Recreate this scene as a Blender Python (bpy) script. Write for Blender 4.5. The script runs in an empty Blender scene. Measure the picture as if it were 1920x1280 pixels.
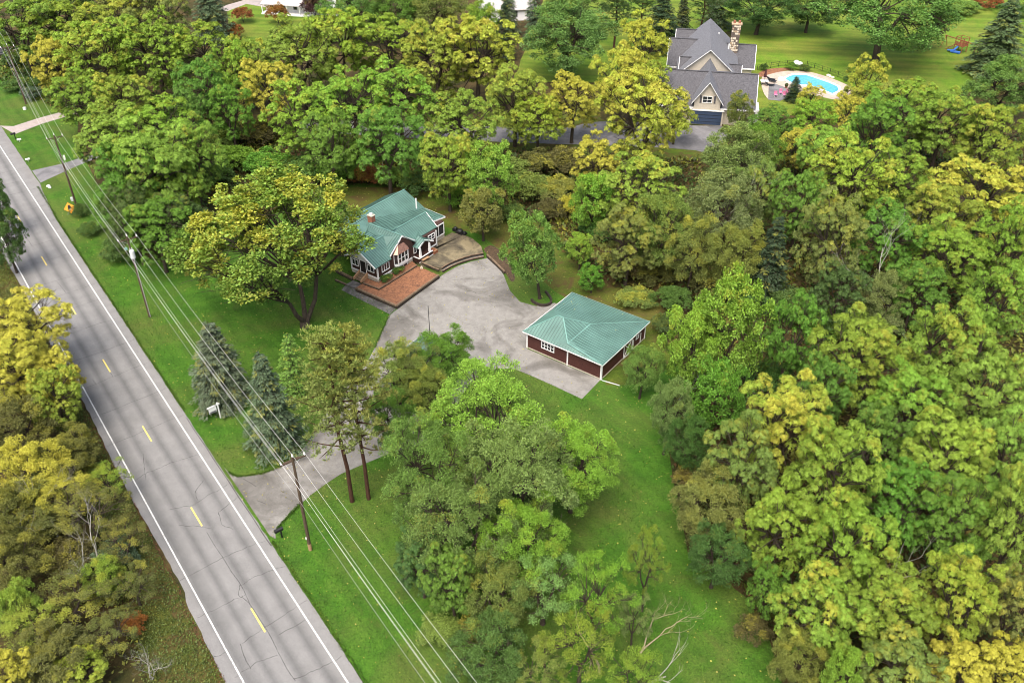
import bpy, math, random
import numpy as np
from math import radians, sin, cos, pi, sqrt, atan2
from mathutils import Vector, Matrix
rng = np.random.default_rng(7)
random.seed(7)
S = bpy.context.scene
COL = S.collection

# ------------------------------------------------------------------ camera, world, sun, exposure
CAM_H = 67.5; FPX = 1692.0; PITCH = radians(36.2)
cam = bpy.data.cameras.new('camera'); camo = bpy.data.objects.new('camera', cam); COL.objects.link(camo)
camo.location = (0, 0, CAM_H); camo.rotation_euler = (pi/2 - PITCH, 0, 0)
cam.sensor_width = 36; cam.lens = FPX/1920*36; cam.clip_start = 1; cam.clip_end = 6000
S.camera = camo
SUN_EL, SUN_AZ = radians(62), radians(200)      # azimuth clockwise from +Y: behind the camera, a little left
w = bpy.data.worlds.new('World'); S.world = w; w.use_nodes = True
nt = w.node_tree; bg = nt.nodes['Background']; sk = nt.nodes.new('ShaderNodeTexSky')
sk.sky_type = 'NISHITA'; sk.sun_disc = False; sk.sun_elevation = SUN_EL; sk.sun_rotation = SUN_AZ
sk.air_density = 1.0; sk.dust_density = 6.0; sk.ozone_density = 0.6
nt.links.new(sk.outputs[0], bg.inputs[0]); bg.inputs[1].default_value = 0.11
sl = bpy.data.lights.new('sun', 'SUN'); sl.energy = 1.35; sl.angle = radians(50); sl.color = (1, .975, .93)
so = bpy.data.objects.new('sun', sl); COL.objects.link(so)
sd = Vector((sin(SUN_AZ)*cos(SUN_EL), cos(SUN_AZ)*cos(SUN_EL), sin(SUN_EL)))
so.rotation_euler = sd.to_track_quat('Z', 'Y').to_euler(); so.location = (0, 0, 150)
S.view_settings.view_transform = 'Standard'; S.view_settings.look = 'None'
S.view_settings.exposure = 1.32; S.view_settings.gamma = 1.0
S.view_settings.use_curve_mapping = False
S.render.engine = 'CYCLES'
S.cycles.pixel_filter_type = 'BLACKMAN_HARRIS'; S.cycles.filter_width = 1.0
S.cycles.max_bounces = 5; S.cycles.diffuse_bounces = 3; S.cycles.transmission_bounces = 3; S.cycles.transparent_max_bounces = 4

# ------------------------------------------------------------------ pixel of the photograph -> point of the place
def G(x, y, z=0.0):
    u = (x-960)/FPX; v = -(y-640)/FPX
    d = (u, cos(PITCH)+v*sin(PITCH), -sin(PITCH)+v*cos(PITCH))
    t = (z-CAM_H)/d[2]
    return Vector((t*d[0], t*d[1], z))

# ------------------------------------------------------------------ materials
def newmat(name):
    m = bpy.data.materials.new(name); m.use_nodes = True
    n = m.node_tree.nodes; return m, n, m.node_tree.links, n['Principled BSDF']
def N(n, t, **kw):
    o = n.new(t)
    for k, v in kw.items():
        if k in o.inputs: o.inputs[k].default_value = v
        else: setattr(o, k, v)
    return o
def ramp(n, l, src, stops):
    r = n.new('ShaderNodeValToRGB'); e = r.color_ramp.elements
    while len(e) < len(stops): e.new(.5)
    for i, (p, c) in enumerate(stops):
        e[i].position = p; e[i].color = (*c, 1) if len(c) == 3 else c
    l.new(src, r.inputs[0]); return r.outputs[0]
def noise(n, l, vec, scale, detail=6, rough=.6, dist=0.0):
    t = n.new('ShaderNodeTexNoise'); t.inputs['Scale'].default_value = scale; t.inputs['Detail'].default_value = detail
    t.inputs['Roughness'].default_value = rough; t.inputs['Distortion'].default_value = dist
    if vec is not None: l.new(vec, t.inputs['Vector'])
    return t.outputs['Fac']
def mix(n, l, fac, a, b, mode='MIX'):
    m = n.new('ShaderNodeMix'); m.data_type = 'RGBA'; m.blend_type = mode
    for s, i in ((fac, 0), (a, 6), (b, 7)):
        if hasattr(s, 'is_linked'): l.new(s, m.inputs[i])
        else: m.inputs[i].default_value = s if i == 0 else (*s, 1)
    return m.outputs[2]
def bump(n, l, h, bs, strength=.4, dist=.03):
    b = n.new('ShaderNodeBump'); b.inputs['Strength'].default_value = strength; b.inputs['Distance'].default_value = dist
    l.new(h, b.inputs['Height']); l.new(b.outputs[0], bs.inputs['Normal'])
def geo(n): return n.new('ShaderNodeNewGeometry').outputs['Position']
def objc(n): return n.new('ShaderNodeTexCoord').outputs['Object']
def stretch(n, l, vec, sc, rot=0):
    if rot:
        q = n.new('ShaderNodeMapping'); q.inputs['Rotation'].default_value = (0, 0, rot); l.new(vec, q.inputs['Vector']); vec = q.outputs[0]
    m = n.new('ShaderNodeMapping'); m.inputs['Scale'].default_value = sc
    l.new(vec, m.inputs['Vector']); return m.outputs[0]
def paint(name, c, rough=.6, var=.12, scale=3.0, spec=.4, metal=0.0):
    m, n, l, b = newmat(name); p = geo(n)
    f = noise(n, l, p, scale, 5)
    lo = tuple(x*(1-var) for x in c); hi = tuple(min(1, x*(1+var)) for x in c)
    l.new(ramp(n, l, f, [(.3, lo), (.7, hi)]), b.inputs['Base Color'])
    b.inputs['Roughness'].default_value = rough; b.inputs['Specular IOR Level'].default_value = spec; b.inputs['Metallic'].default_value = metal
    return m

def mat_grass(name, cols, stripe=None, dirt=.0):
    m, n, l, b = newmat(name); p = geo(n)
    big = noise(n, l, p, .09, 5, .6, .6); mid = noise(n, l, p, .55, 6, .68); fin = noise(n, l, p, 4.5, 4, .75); ff = noise(n, l, p, 16, 2, .8)
    c = ramp(n, l, mid, [(.3, cols[0]), (.52, cols[1]), (.72, cols[2])])
    c = mix(n, l, ramp(n, l, big, [(.42, (0, 0, 0)), (.66, (1, 1, 1))]), c, cols[3])
    c = mix(n, l, .75, c, ramp(n, l, fin, [(.25, (.38, .38, .38)), (.5, (1, 1, 1)), (.8, (1.8, 1.7, 1.2))]), 'MULTIPLY')
    c = mix(n, l, .75, c, ramp(n, l, ff, [(.3, (.5, .5, .5)), (.7, (1.55, 1.5, 1.2))]), 'MULTIPLY')
    wr = noise(n, l, p, .23, 7, .72, 1.4); c = mix(n, l, ramp(n, l, wr, [(.52, (0, 0, 0)), (.72, (.6, .6, .6))]), c, tuple((a+b_)*.5 for a, b_ in zip(cols[3], (.085, .075, .022))))
    if dirt:
        d = noise(n, l, p, .3, 8, .7, 1.0)
        c = mix(n, l, ramp(n, l, d, [(.56-dirt*.2, (0, 0, 0)), (.70-dirt*.2, (1, 1, 1))]), c, (.085, .06, .022))
    if stripe:
        ang, sc, amt = stripe
        v = stretch(n, l, p, (sc, sc*.05, 1), ang)
        w_ = n.new('ShaderNodeTexNoise'); w_.inputs['Scale'].default_value = 1.0; w_.inputs['Detail'].default_value = 2; l.new(v, w_.inputs['Vector'])
        c = mix(n, l, amt, c, ramp(n, l, w_.outputs['Fac'], [(.35, (.55, .62, .5)), (.62, (1.5, 1.4, 1.3))]), 'MULTIPLY')
    l.new(c, b.inputs['Base Color']); b.inputs['Roughness'].default_value = .85; b.inputs['Specular IOR Level'].default_value = .15
    bump(n, l, fin, b, .7, .08)
    return m

def mat_leaf(name, trans=.17):
    """Leaf colour comes from the object's own colour; alpha says how much of the crown has turned yellow."""
    m, n, l, b = newmat(name)
    at = n.new('ShaderNodeAttribute'); at.attribute_name = 'lv'
    sp = n.new('ShaderNodeSeparateColor'); l.new(at.outputs['Color'], sp.inputs[0])
    oi = n.new('ShaderNodeObjectInfo')
    # yellow factor
    a1 = N(n, 'ShaderNodeMath', operation='MULTIPLY_ADD'); l.new(sp.outputs[1], a1.inputs[0]); a1.inputs[1].default_value = .85
    a0 = N(n, 'ShaderNodeMath', operation='MULTIPLY'); l.new(sp.outputs[0], a0.inputs[0]); a0.inputs[1].default_value = .30; l.new(a0.outputs[0], a1.inputs[2])
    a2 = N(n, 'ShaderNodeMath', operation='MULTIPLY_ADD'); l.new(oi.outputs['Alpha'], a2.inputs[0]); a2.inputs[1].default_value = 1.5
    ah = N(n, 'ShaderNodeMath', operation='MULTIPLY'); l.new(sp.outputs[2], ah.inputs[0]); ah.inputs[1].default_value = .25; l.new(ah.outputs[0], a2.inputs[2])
    a3 = N(n, 'ShaderNodeMath', operation='SUBTRACT'); l.new(a2.outputs[0], a3.inputs[0]); l.new(a1.outputs[0], a3.inputs[1])
    a4 = N(n, 'ShaderNodeMath', operation='MULTIPLY_ADD', use_clamp=True); l.new(a3.outputs[0], a4.inputs[0]); a4.inputs[1].default_value = 1.9; a4.inputs[2].default_value = .22
    c = mix(n, l, a4.outputs[0], oi.outputs['Color'], (.37, .355, .055))
    # tone varies leaf by leaf and lightens towards crown tops and branch tips
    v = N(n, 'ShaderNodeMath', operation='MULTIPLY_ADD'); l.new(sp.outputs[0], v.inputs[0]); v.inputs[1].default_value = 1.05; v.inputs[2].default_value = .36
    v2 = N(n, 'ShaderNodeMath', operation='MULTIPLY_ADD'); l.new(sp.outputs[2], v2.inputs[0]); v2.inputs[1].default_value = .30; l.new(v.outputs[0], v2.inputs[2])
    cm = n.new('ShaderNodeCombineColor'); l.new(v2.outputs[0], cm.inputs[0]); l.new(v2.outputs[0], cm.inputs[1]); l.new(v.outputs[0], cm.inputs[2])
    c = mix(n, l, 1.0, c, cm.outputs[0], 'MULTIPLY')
    l.new(c, b.inputs['Base Color']); b.inputs['Roughness'].default_value = .55; b.inputs['Specular IOR Level'].default_value = .25
    tr = n.new('ShaderNodeBsdfTranslucent'); l.new(mix(n, l, 1.0, c, (1.15, 1.2, .5), 'MULTIPLY'), tr.inputs[0])
    ms = n.new('ShaderNodeMixShader'); ms.inputs[0].default_value = trans
    out = n['Material Output']; l.new(b.outputs[0], ms.inputs[1]); l.new(tr.outputs[0], ms.inputs[2]); l.new(ms.outputs[0], out.inputs[0])
    return m

def mat_bark(name, c):
    m, n, l, b = newmat(name); p = objc(n)
    v = stretch(n, l, p, (6, 6, 1.0)); f = noise(n, l, v, 1.6, 6, .7)
    l.new(ramp(n, l, f, [(.3, tuple(x*.45 for x in c)), (.6, c), (.8, tuple(x*1.5 for x in c))]), b.inputs['Base Color'])
    b.inputs['Roughness'].default_value = .95; b.inputs['Specular IOR Level'].default_value = .1; bump(n, l, f, b, .8, .05); return m

def mat_road():
    m, n, l, b = newmat('worn_asphalt'); p = objc(n)     # local x runs across the road, y along it
    sx = n.new('ShaderNodeSeparateXYZ'); l.new(p, sx.inputs[0])
    wob = noise(n, l, stretch(n, l, p, (.5, .05, 1)), 1.0, 3)
    xx = N(n, 'ShaderNodeMath', operation='MULTIPLY_ADD'); l.new(wob, xx.inputs[0]); xx.inputs[1].default_value = .5; l.new(sx.outputs[0], xx.inputs[2])
    mp = N(n, 'ShaderNodeMapRange'); l.new(xx.outputs[0], mp.inputs[0]); mp.inputs[1].default_value = -5.25; mp.inputs[2].default_value = 5.75
    A, D, M_ = (.225, .220, .21), (.095, .094, .091), (.16, .157, .15)
    def t(x): return (x+5.25+.0)/11.0
    c = ramp(n, l, mp.outputs[0], [(t(-4.9), (.25, .24, .235)), (t(-3.6), (.22, .215, .205)), (t(-2.9), D), (t(-2.3), M_), (t(-1.7), A), (t(-1.15), D), (t(-.5), A), (t(.35), A),
                            (t(.95), D), (t(1.6), A), (t(2.2), A), (t(2.85), D), (t(3.5), A), (t(4.4), (.24, .235, .225)), (t(5.2), (.22, .21, .2))])
    c = mix(n, l, .42, c, (.19, .187, .18))
    f1 = noise(n, l, p, .5, 6, .65); c = mix(n, l, .5, c, ramp(n, l, f1, [(.3, (.72, .72, .72)), (.7, (1.2, 1.2, 1.2))]), 'MULTIPLY')
    f2 = noise(n, l, p, 14, 3, .8); c = mix(n, l, .6, c, ramp(n, l, f2, [(.3, (.7, .7, .7)), (.7, (1.25, 1.25, 1.25))]), 'MULTIPLY')
    f3 = noise(n, l, stretch(n, l, p, (1, .35, 1)), .33, 8, .72, .8)   # patches of tar and damp
    c = mix(n, l, ramp(n, l, f3, [(.64, (0, 0, 0)), (.72, (.7, .7, .7))]), c, (.085, .083, .08))
    l.new(c, b.inputs['Base Color']); b.inputs['Roughness'].default_value = .82; b.inputs['Specular IOR Level'].default_value = .3; bump(n, l, f2, b, .3, .01)
    return m

def mat_drive(name, light, dark, dscale=.16, thr=.5):
    m, n, l, b = newmat(name); p = geo(n)
    f = noise(n, l, p, dscale, 8, .62, 1.2); g = noise(n, l, p, 1.2, 6, .75, .5); h_ = noise(n, l, p, 13, 3, .8)
    c = ramp(n, l, f, [(thr-.16, dark), (thr, tuple((a+b_)/2 for a, b_ in zip(light, dark))), (thr+.09, light)])
    c = mix(n, l, .6, c, ramp(n, l, g, [(.3, (.66, .66, .64)), (.6, (1.1, 1.1, 1.1))]), 'MULTIPLY')
    c = mix(n, l, .6, c, ramp(n, l, h_, [(.3, (.72, .72, .72)), (.7, (1.22, 1.22, 1.22))]), 'MULTIPLY')
    l.new(c, b.inputs['Base Color']); b.inputs['Roughness'].default_value = .8; b.inputs['Specular IOR Level'].default_value = .3; bump(n, l, h_, b, .3, .01)
    return m

def mat_roof(name, c):
    m, n, l, b = newmat(name); p = geo(n)
    f = noise(n, l, p, .5, 5, .6); g = noise(n, l, p, 6, 4, .7)
    col = ramp(n, l, f, [(.3, tuple(x*.8 for x in c)), (.7, tuple(x*1.18 for x in c))])
    col = mix(n, l, .5, col, ramp(n, l, g, [(.3, (.82, .82, .82)), (.7, (1.12, 1.12, 1.12))]), 'MULTIPLY')
    l.new(col, b.inputs['Base Color']); b.inputs['Roughness'].default_value = .38; b.inputs['Specular IOR Level'].default_value = .6
    return m

def mat_shingle(name, c):
    m, n, l, b = newmat(name); p = geo(n)
    g = noise(n, l, p, 3.5, 4, .8); h_ = noise(n, l, stretch(n, l, p, (1, 1, 6)), 2.2, 3, .7)
    col = ramp(n, l, g, [(.3, tuple(x*.55 for x in c)), (.7, tuple(x*1.45 for x in c))])
    col = mix(n, l, .5, col, ramp(n, l, h_, [(.3, (.7, .7, .7)), (.7, (1.25, 1.25, 1.25))]), 'MULTIPLY')
    l.new(col, b.inputs['Base Color']); b.inputs['Roughness'].default_value = .9; return m

M = {}
M['lawn'] = mat_grass('mown_grass', [(.028, .086, .010), (.044, .118, .012), (.064, .145, .018), (.075, .110, .024)], (radians(-36), .8, .28))
M['lawn_back'] = mat_grass('rough_grass', [(.035, .065, .010), (.065, .105, .014), (.095, .13, .020), (.10, .085, .025)], None, .35)
M['lawn_far'] = mat_grass('striped_lawn', [(.070, .145, .016), (.095, .175, .018), (.12, .20, .026), (.15, .18, .034)], (radians(97), .42, .45))
M['floor'] = mat_grass('woodland_floor', [(.018, .022, .008), (.035, .04, .012), (.06, .05, .018), (.045, .03, .015)], None, .5)
M['verge'] = mat_grass('rough_verge_weeds', [(.030, .050, .010), (.055, .080, .014), (.085, .09, .02), (.080, .070, .018)], None, .45)
M['road'] = mat_road()
M['drive'] = mat_drive('weathered_concrete_asphalt', (.245, .235, .215), (.105, .097, .085), .14, .44)
M['drive2'] = mat_drive('grey_drive_asphalt', (.20, .195, .20), (.11, .108, .112), .2, .5)
M['drive3'] = mat_drive('pale_drive_concrete', (.36, .31, .285), (.22, .2, .19), .15, .4)
M['patio'] = mat_drive('mossy_patio_concrete', (.21, .175, .105), (.055, .047, .035), .35, .50)
M['pooldeck'] = mat_drive('pool_deck_concrete', (.46, .38, .31), (.36, .29, .24), .3, .4)
M['walk'] = mat_drive('stained_walk_concrete', (.19, .18, .17), (.085, .08, .075), .5, .5)
M['greenroof'] = mat_roof('green_painted_steel', (.098, .192, .158))
M['greenrib'] = mat_roof('green_seam_steel', (.040, .088, .072))
M['ridge'] = mat_roof('green_ridge_cap', (.17, .33, .28))
M['slate'] = mat_shingle('charcoal_shingle', (.085, .083, .09)); M['slate2'] = mat_shingle('grey_lit_shingle', (.15, .152, .165))  # on the large house the grey copy puts a lit tone into the shingle
M['siding'] = paint('brown_siding', (.055, .026, .020), .6, .2, 6); M['garage_siding'] = paint('oxblood_siding', (.070, .024, .019), .6, .22, 6)
M['white'] = paint('white_trim_paint', (.78, .78, .76), .5, .05); M['cream'] = paint('cream_siding', (.50, .45, .36), .7, .07)
M['foundation'] = paint('foundation_block', (.44, .40, .32), .9, .15, 4); M['copper'] = paint('copper_sheet', (.40, .21, .15), .35, .35, 5, .6, .5)
M['glass'] = paint('dark_window_glass', (.02, .024, .03), .08, .3, 2, .8); M['door'] = paint('dark_door', (.015, .012, .014), .5, .1)
M['glassblue'] = paint('navy_garage_door', (.035, .055, .10), .5, .1)
M['timber'] = paint('weathered_timber', (.17, .12, .075), .9, .45, 2.5); M['timberdark'] = paint('dark_timber_riser', (.042, .032, .024), .9, .4, 3)  # risers and lower courses are darker than the top timber
M['wood'] = paint('tan_deck_wood', (.36, .22, .12), .8, .25, 5); M['cedar'] = paint('red_cedar_wood', (.27, .095, .045), .8, .25, 5)
M['pole'] = mat_bark('pole_wood', (.11, .08, .055)); M['polegrey'] = paint('grey_conduit', (.35, .35, .34), .5, .1)
M['bark'] = mat_bark('dark_bark', (.075, .060, .045)); M['pinebark'] = mat_bark('pine_bark', (.085, .045, .03)); M['dead'] = mat_bark('bleached_dead_wood', (.42, .34, .23)); M['deadgrey'] = mat_bark('grey_dead_twigs', (.36, .35, .30))
M['wire'] = paint('aluminium_wire', (.62, .62, .6), .4, .05, 1, .6); M['porcelain'] = paint('white_porcelain', (.8, .8, .8), .25, .03)
M['steel'] = paint('painted_steel_grey', (.62, .64, .64), .4, .06); M['black'] = paint('black_metal', (.012, .012, .013), .5, .1)
M['linewhite'] = paint('white_road_paint', (.72, .72, .69), .7, .22, 5); M['lineyellow'] = paint('yellow_road_paint', (.72, .56, .14), .7, .15, 5)
m_, n_, l_, b_ = newmat('worn_white_road_paint'); p_ = geo(n_); f_ = noise(n_, l_, p_, 7, 6, .75)
l_.new(ramp(n_, l_, f_, [(.40, (.22, .22, .21)), (.50, (.66, .66, .63))]), b_.inputs['Base Color']); b_.inputs['Roughness'].default_value = .8; M['linewhite'] = m_
M['crack'] = paint('crack_filler', (.045, .043, .04), .9, .3, 3); M['orange'] = paint('orange_sign_sheet', (.95, .34, .03), .5, .03)
M['brick'] = paint('red_brick', (.30, .12, .075), .85, .3, 8); M['stone1'] = paint('tan_field_stone', (.42, .31, .20), .9, .3, 5); M['stone2'] = paint('dark_field_stone', (.14, .11, .09), .9, .3, 5); M['stone3'] = paint('pale_field_stone', (.62, .54, .42), .9, .2, 5)
M['pink'] = paint('pink_fabric', (.62, .20, .34), .7, .15, 6); M['blue'] = paint('blue_plastic', (.05, .16, .50), .35, .1)
M['mulch'] = mat_drive('red_bark_mulch', (.30, .135, .068), (.11, .055, .035), 3.2, .46)
M['litter'] = mat_drive('dull_leaf_litter', (.10, .065, .035), (.04, .028, .018), 3.0, .5)
M['leaf'] = mat_leaf('leaf'); M['needle'] = mat_leaf('needle', .08)
M['lamp'] = paint('milk_glass_globe', (.85, .85, .85), .2, .02)
M['housewhite'] = paint('white_clapboard', (.80, .80, .80), .6, .04)
M['pinkroof'] = mat_shingle('pale_grey_shingle', (.42, .40, .39))
m_, n_, l_, b_ = newmat('pool_water'); p_ = geo(n_)
f_ = noise(n_, l_, p_, 2.2, 4, .6)
l_.new(ramp(n_, l_, f_, [(.3, (.06, .34, .44)), (.7, (.14, .46, .55))]), b_.inputs['Base Color']); b_.inputs['Roughness'].default_value = .05; bump(n_, l_, f_, b_, .25, .03)
M['water'] = m_

# ------------------------------------------------------------------ objects
def tag(o, label=None, cat=None, group=None, kind=None):
    if label: o['label'] = label
    if cat: o['category'] = cat
    if group: o['group'] = group
    if kind: o['kind'] = kind
    return o
def thing(name, label, cat, loc=(0, 0, 0), group=None, kind=None):
    o = bpy.data.objects.new(name, None); COL.objects.link(o); o.location = loc; o.empty_display_size = .2
    return tag(o, label, cat, group, kind)
class MB:
    def __init__(s): s.v = []; s.f = []
    def poly(s, pts):
        k = len(s.v); s.v += [tuple(p) for p in pts]; s.f.append(tuple(range(k, k+len(pts)))); return s
    def prism(s, pts, z0, z1):
        """outline (x,y) extruded between two heights"""
        n = len(pts); k = len(s.v)
        s.v += [(p[0], p[1], z0) for p in pts] + [(p[0], p[1], z1) for p in pts]
        a = sum(pts[i][0]*pts[(i+1) % n][1]-pts[(i+1) % n][0]*pts[i][1] for i in range(n))
        top = list(range(k+n, k+2*n)); bot = list(range(k, k+n))
        if a > 0: bot.reverse()
        else: top.reverse()
        s.f += [tuple(top), tuple(bot)]
        for i in range(n):
            j = (i+1) % n; q = (k+i, k+j, k+n+j, k+n+i); s.f.append(q if a > 0 else q[::-1])
        return s
    def slab(s, pts, th, up=Vector((0, 0, 1))):
        """flat polygon in 3D with thickness th measured against up"""
        pts = [Vector(p) for p in pts]; n = len(pts); k = len(s.v)
        s.v += [tuple(p) for p in pts] + [tuple(p-up*th) for p in pts]
        s.f.append(tuple(range(k, k+n))); s.f.append(tuple(reversed(range(k+n, k+2*n))))
        for i in range(n):
            j = (i+1) % n; s.f.append((k+j, k+i, k+n+i, k+n+j))
        return s
    def beam(s, a, b, w, h, up=Vector((0, 0, 1))):
        a = Vector(a); b = Vector(b); d = (b-a)
        if d.length < 1e-6: return s
        d.normalize(); sd_ = d.cross(up)
        if sd_.length < 1e-3: sd_ = d.cross(Vector((1, 0, 0)))
        sd_.normalize(); u = sd_.cross(d)
        k = len(s.v)
        for p in (a, b):
            for i, j in ((-1, -1), (1, -1), (1, 1), (-1, 1)): s.v.append(tuple(p+sd_*(i*w/2)+u*(j*h/2)))
        s.f += [(k, k+3, k+2, k+1), (k+4, k+5, k+6, k+7)] + [(k+i, k+(i+1) % 4, k+4+(i+1) % 4, k+4+i) for i in range(4)]
        return s
    def box(s, c, dx, dy, dz, ax=(1, 0), ay=None):
        """c = centre of the bottom face; ax = unit direction of dx"""
        ay = ay or (-ax[1], ax[0]); pts = [(c[0]+ax[0]*i*dx/2+ay[0]*j*dy/2, c[1]+ax[1]*i*dx/2+ay[1]*j*dy/2) for i, j in ((-1, -1), (1, -1), (1, 1), (-1, 1))]
        return s.prism(pts, c[2], c[2]+dz)
    def tube(s, pts, rad, k=8, cap=True):
        pts = [Vector(p) for p in pts]; rad = rad if hasattr(rad, '__len__') else [rad]*len(pts)
        base = len(s.v); ref = None
        for i, p in enumerate(pts):
            d = (pts[min(i+1, len(pts)-1)]-pts[max(i-1, 0)])
            if d.length < 1e-9: d = Vector((0, 0, 1))
            d.normalize()
            if ref is None: ref = d.orthogonal().normalized()
            x = (ref-d*ref.dot(d))
            if x.length < 1e-4: x = d.orthogonal()
            x.normalize(); ref = x; y = d.cross(x)
            for j in range(k):
                a = 2*pi*j/k; s.v.append(tuple(p+(x*cos(a)+y*sin(a))*rad[i]))
        for i in range(len(pts)-1):
            for j in range(k):
                s.f.append((base+i*k+j, base+i*k+(j+1) % k, base+(i+1)*k+(j+1) % k, base+(i+1)*k+j))
        if cap:
            s.f.append(tuple(base+j for j in reversed(range(k)))); s.f.append(tuple(base+(len(pts)-1)*k+j for j in range(k)))
        return s
    def ball(s, c, r, n=8, m=6, sz=1.0):
        k = len(s.v); c = Vector(c)
        for i in range(m+1):
            t = pi*i/m
            for j in range(n): s.v.append((c.x+r*sin(t)*cos(2*pi*j/n), c.y+r*sin(t)*sin(2*pi*j/n), c.z+r*sz*cos(t)))
        for i in range(m):
            for j in range(n): s.f.append((k+i*n+j, k+(i+1)*n+j, k+(i+1)*n+(j+1) % n, k+i*n+(j+1) % n))
        return s
    def mesh(s, name, mat, off=(0, 0, 0)):
        me = bpy.data.meshes.new(name)
        me.from_pydata([(v[0]-off[0], v[1]-off[1], v[2]-off[2]) for v in s.v], [], s.f)
        me.materials.append(M[mat] if isinstance(mat, str) else mat); me.validate(); me.update(); return me
    def build(s, name, mat, parent=None, kind=None, label=None, smooth=False):
        off = Vector((0, 0, 0)); q = parent
        while q is not None: off += q.location; q = q.parent
        me = s.mesh(name, mat, off)
        if smooth: me.polygons.foreach_set('use_smooth', [True]*len(me.polygons))
        o = bpy.data.objects.new(name, me); COL.objects.link(o); o.parent = parent
        if kind: o['kind'] = kind
        if label: o['label'] = label
        return o

def densify(pts, step, wob=0.0, closed=True, seed=0):
    r = random.Random(seed); out = []
    n = len(pts)
    for i in range(n if closed else n-1):
        a = Vector(pts[i]); b = Vector(pts[(i+1) % n]); L_ = (b-a).length; k = max(1, int(L_/step))
        for j in range(k):
            p = a.lerp(b, j/k)
            if wob and j: p += Vector((r.uniform(-wob, wob), r.uniform(-wob, wob), 0))
            out.append(p)
    if not closed: out.append(Vector(pts[-1]))
    return out
def smoothpts(pts, it=2, closed=True):
    for _ in range(it):
        out = []; n = len(pts)
        for i in range(n if closed else n-1):
            a, b = Vector(pts[i]), Vector(pts[(i+1) % n]); out += [a*.75+b*.25, a*.25+b*.75]
        pts = out
    return pts
def sheet(name, pts, z, mat, thick=0.0, parent=None, kind='structure'):
    b = MB(); pl = [Vector((p[0], p[1], z)) for p in pts]
    a = sum(pl[i].x*pl[(i+1) % len(pl)].y-pl[(i+1) % len(pl)].x*pl[i].y for i in range(len(pl)))
    if a < 0: pl.reverse()
    if thick: b.prism([(p.x, p.y) for p in pl], z-thick, z)
    else: b.poly(pl)
    return b.build(name, mat, parent, kind)
def px(lst, z=0): return [G(a, b, z) for a, b in lst]

# ================================================================== SETTING
# ground: one sheet to the horizon
g = MB(); g.poly([(-2500, -1500, 0), (2500, -1500, 0), (2500, 4500, 0), (-2500, 4500, 0)]); g.build('ground', 'floor', None, 'structure')

# road frame
RD = Vector((-.5885, .8085, 0)).normalized(); RN = Vector((RD.y, -RD.x, 0)); RC = G(358, 951)
def rp(s, t, z=0): p = RC+RD*s+RN*t; return Vector((p.x, p.y, z))
road = bpy.data.objects.new('road', None)
def road_obj(name, quads, z, mat, parent=None, kind='structure'):
    b = MB()
    for q in quads: b.poly([(t, s, z) for s, t in q])
    me = b.mesh(name, mat); o = bpy.data.objects.new(name, me); COL.objects.link(o)
    if parent is None:
        o.location = (RC.x, RC.y, 0); o.rotation_euler = (0, 0, atan2(RN.y, RN.x))
    else: o.parent = parent
    if kind: o['kind'] = kind
    return o
rr = random.Random(3)
L0, R0 = [], []
for s in range(-70, 420, 1):
    L0.append((s, -4.35+rr.uniform(-.07, .07)-.15*sin(s*.21)-(.25 if s < -10 else 0)))
    wide = 4.62 + (max(0, min(1, (s-72)/14))*1.0)
    R0.append((s, wide+rr.uniform(-.06, .06)))
road = road_obj('road', [L0[::-1]+R0], .03, 'road')
road_obj('edge_line', [[(s, -3.55), (s, -3.41), (s+4, -3.41), (s+4, -3.55)] for s in range(-68, 400, 4)], .036, 'linewhite', road)
road_obj('edge_line', [[(s, 3.47), (s, 3.62), (s+4, 3.62), (s+4, 3.47)] for s in range(-68, 400, 4)], .036, 'linewhite', road)
s0 = 0.0
for k in range(-3, 14):
    a = s0+k*15.24
    road_obj('centre_dash', [[(a-3.1, -.07), (a-3.1, .08), (a, .08), (a, -.07)]], .037, 'lineyellow', road)
def ribbon(pts, w0=.02, w1=.05, r=rr):
    q = []
    for (a, b) in zip(pts, pts[1:]):
        ds, dt = b[0]-a[0], b[1]-a[1]; L_ = sqrt(ds*ds+dt*dt)+1e-6; ws = r.uniform(w0, w1)/2
        ns, nt_ = -dt/L_*ws, ds/L_*ws
        q.append([(a[0]+ns, a[1]+nt_), (a[0]-ns, a[1]-nt_), (b[0]-ns, b[1]-nt_), (b[0]+ns, b[1]+nt_)])
    return q
def jag(a, b, n, amp, r=rr):
    out = []; w_ = 0
    for i in range(n+1):
        t = i/n; w_ = w_*.7+r.uniform(-amp, amp)
        e = 0 if i in (0,) else w_
        out.append((a[0]+(b[0]-a[0])*t+e, a[1]+(b[1]-a[1])*t+(r.uniform(-amp, amp)*.3)))
    return out
cr = []
def sp(x, y): q = G(x, y)-RC; return (q.dot(RD), q.dot(RN))
Z7 = lambda x, y: sp(x/2.977, 850+y/2.977)
for ln in ([(1120, 0), (930, 65), (820, 110), (735, 160)], [(1285, 165), (1150, 240), (1080, 290), (940, 315)], [(1500, 478), (1380, 520), (1250, 580), (1080, 670), (985, 720)],
           [(1590, 630), (1400, 700), (1340, 740)], [(1715, 820), (1600, 890), (1490, 960), (1350, 1060)], [(1370, 790), (1260, 840), (1100, 915)], [(1720, 920), (1560, 1010)],
           [(1550, 1125), (1420, 1170), (1310, 1250)], [(1905, 1130), (1780, 1200), (1640, 1260)], [(1190, 420), (1000, 400)], [(1260, 1105), (1190, 1140)]):
    p = [Z7(*q) for q in ln]
    for a, b in zip(p, p[1:]): cr += ribbon(jag(a, b, 9, .09))
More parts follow.
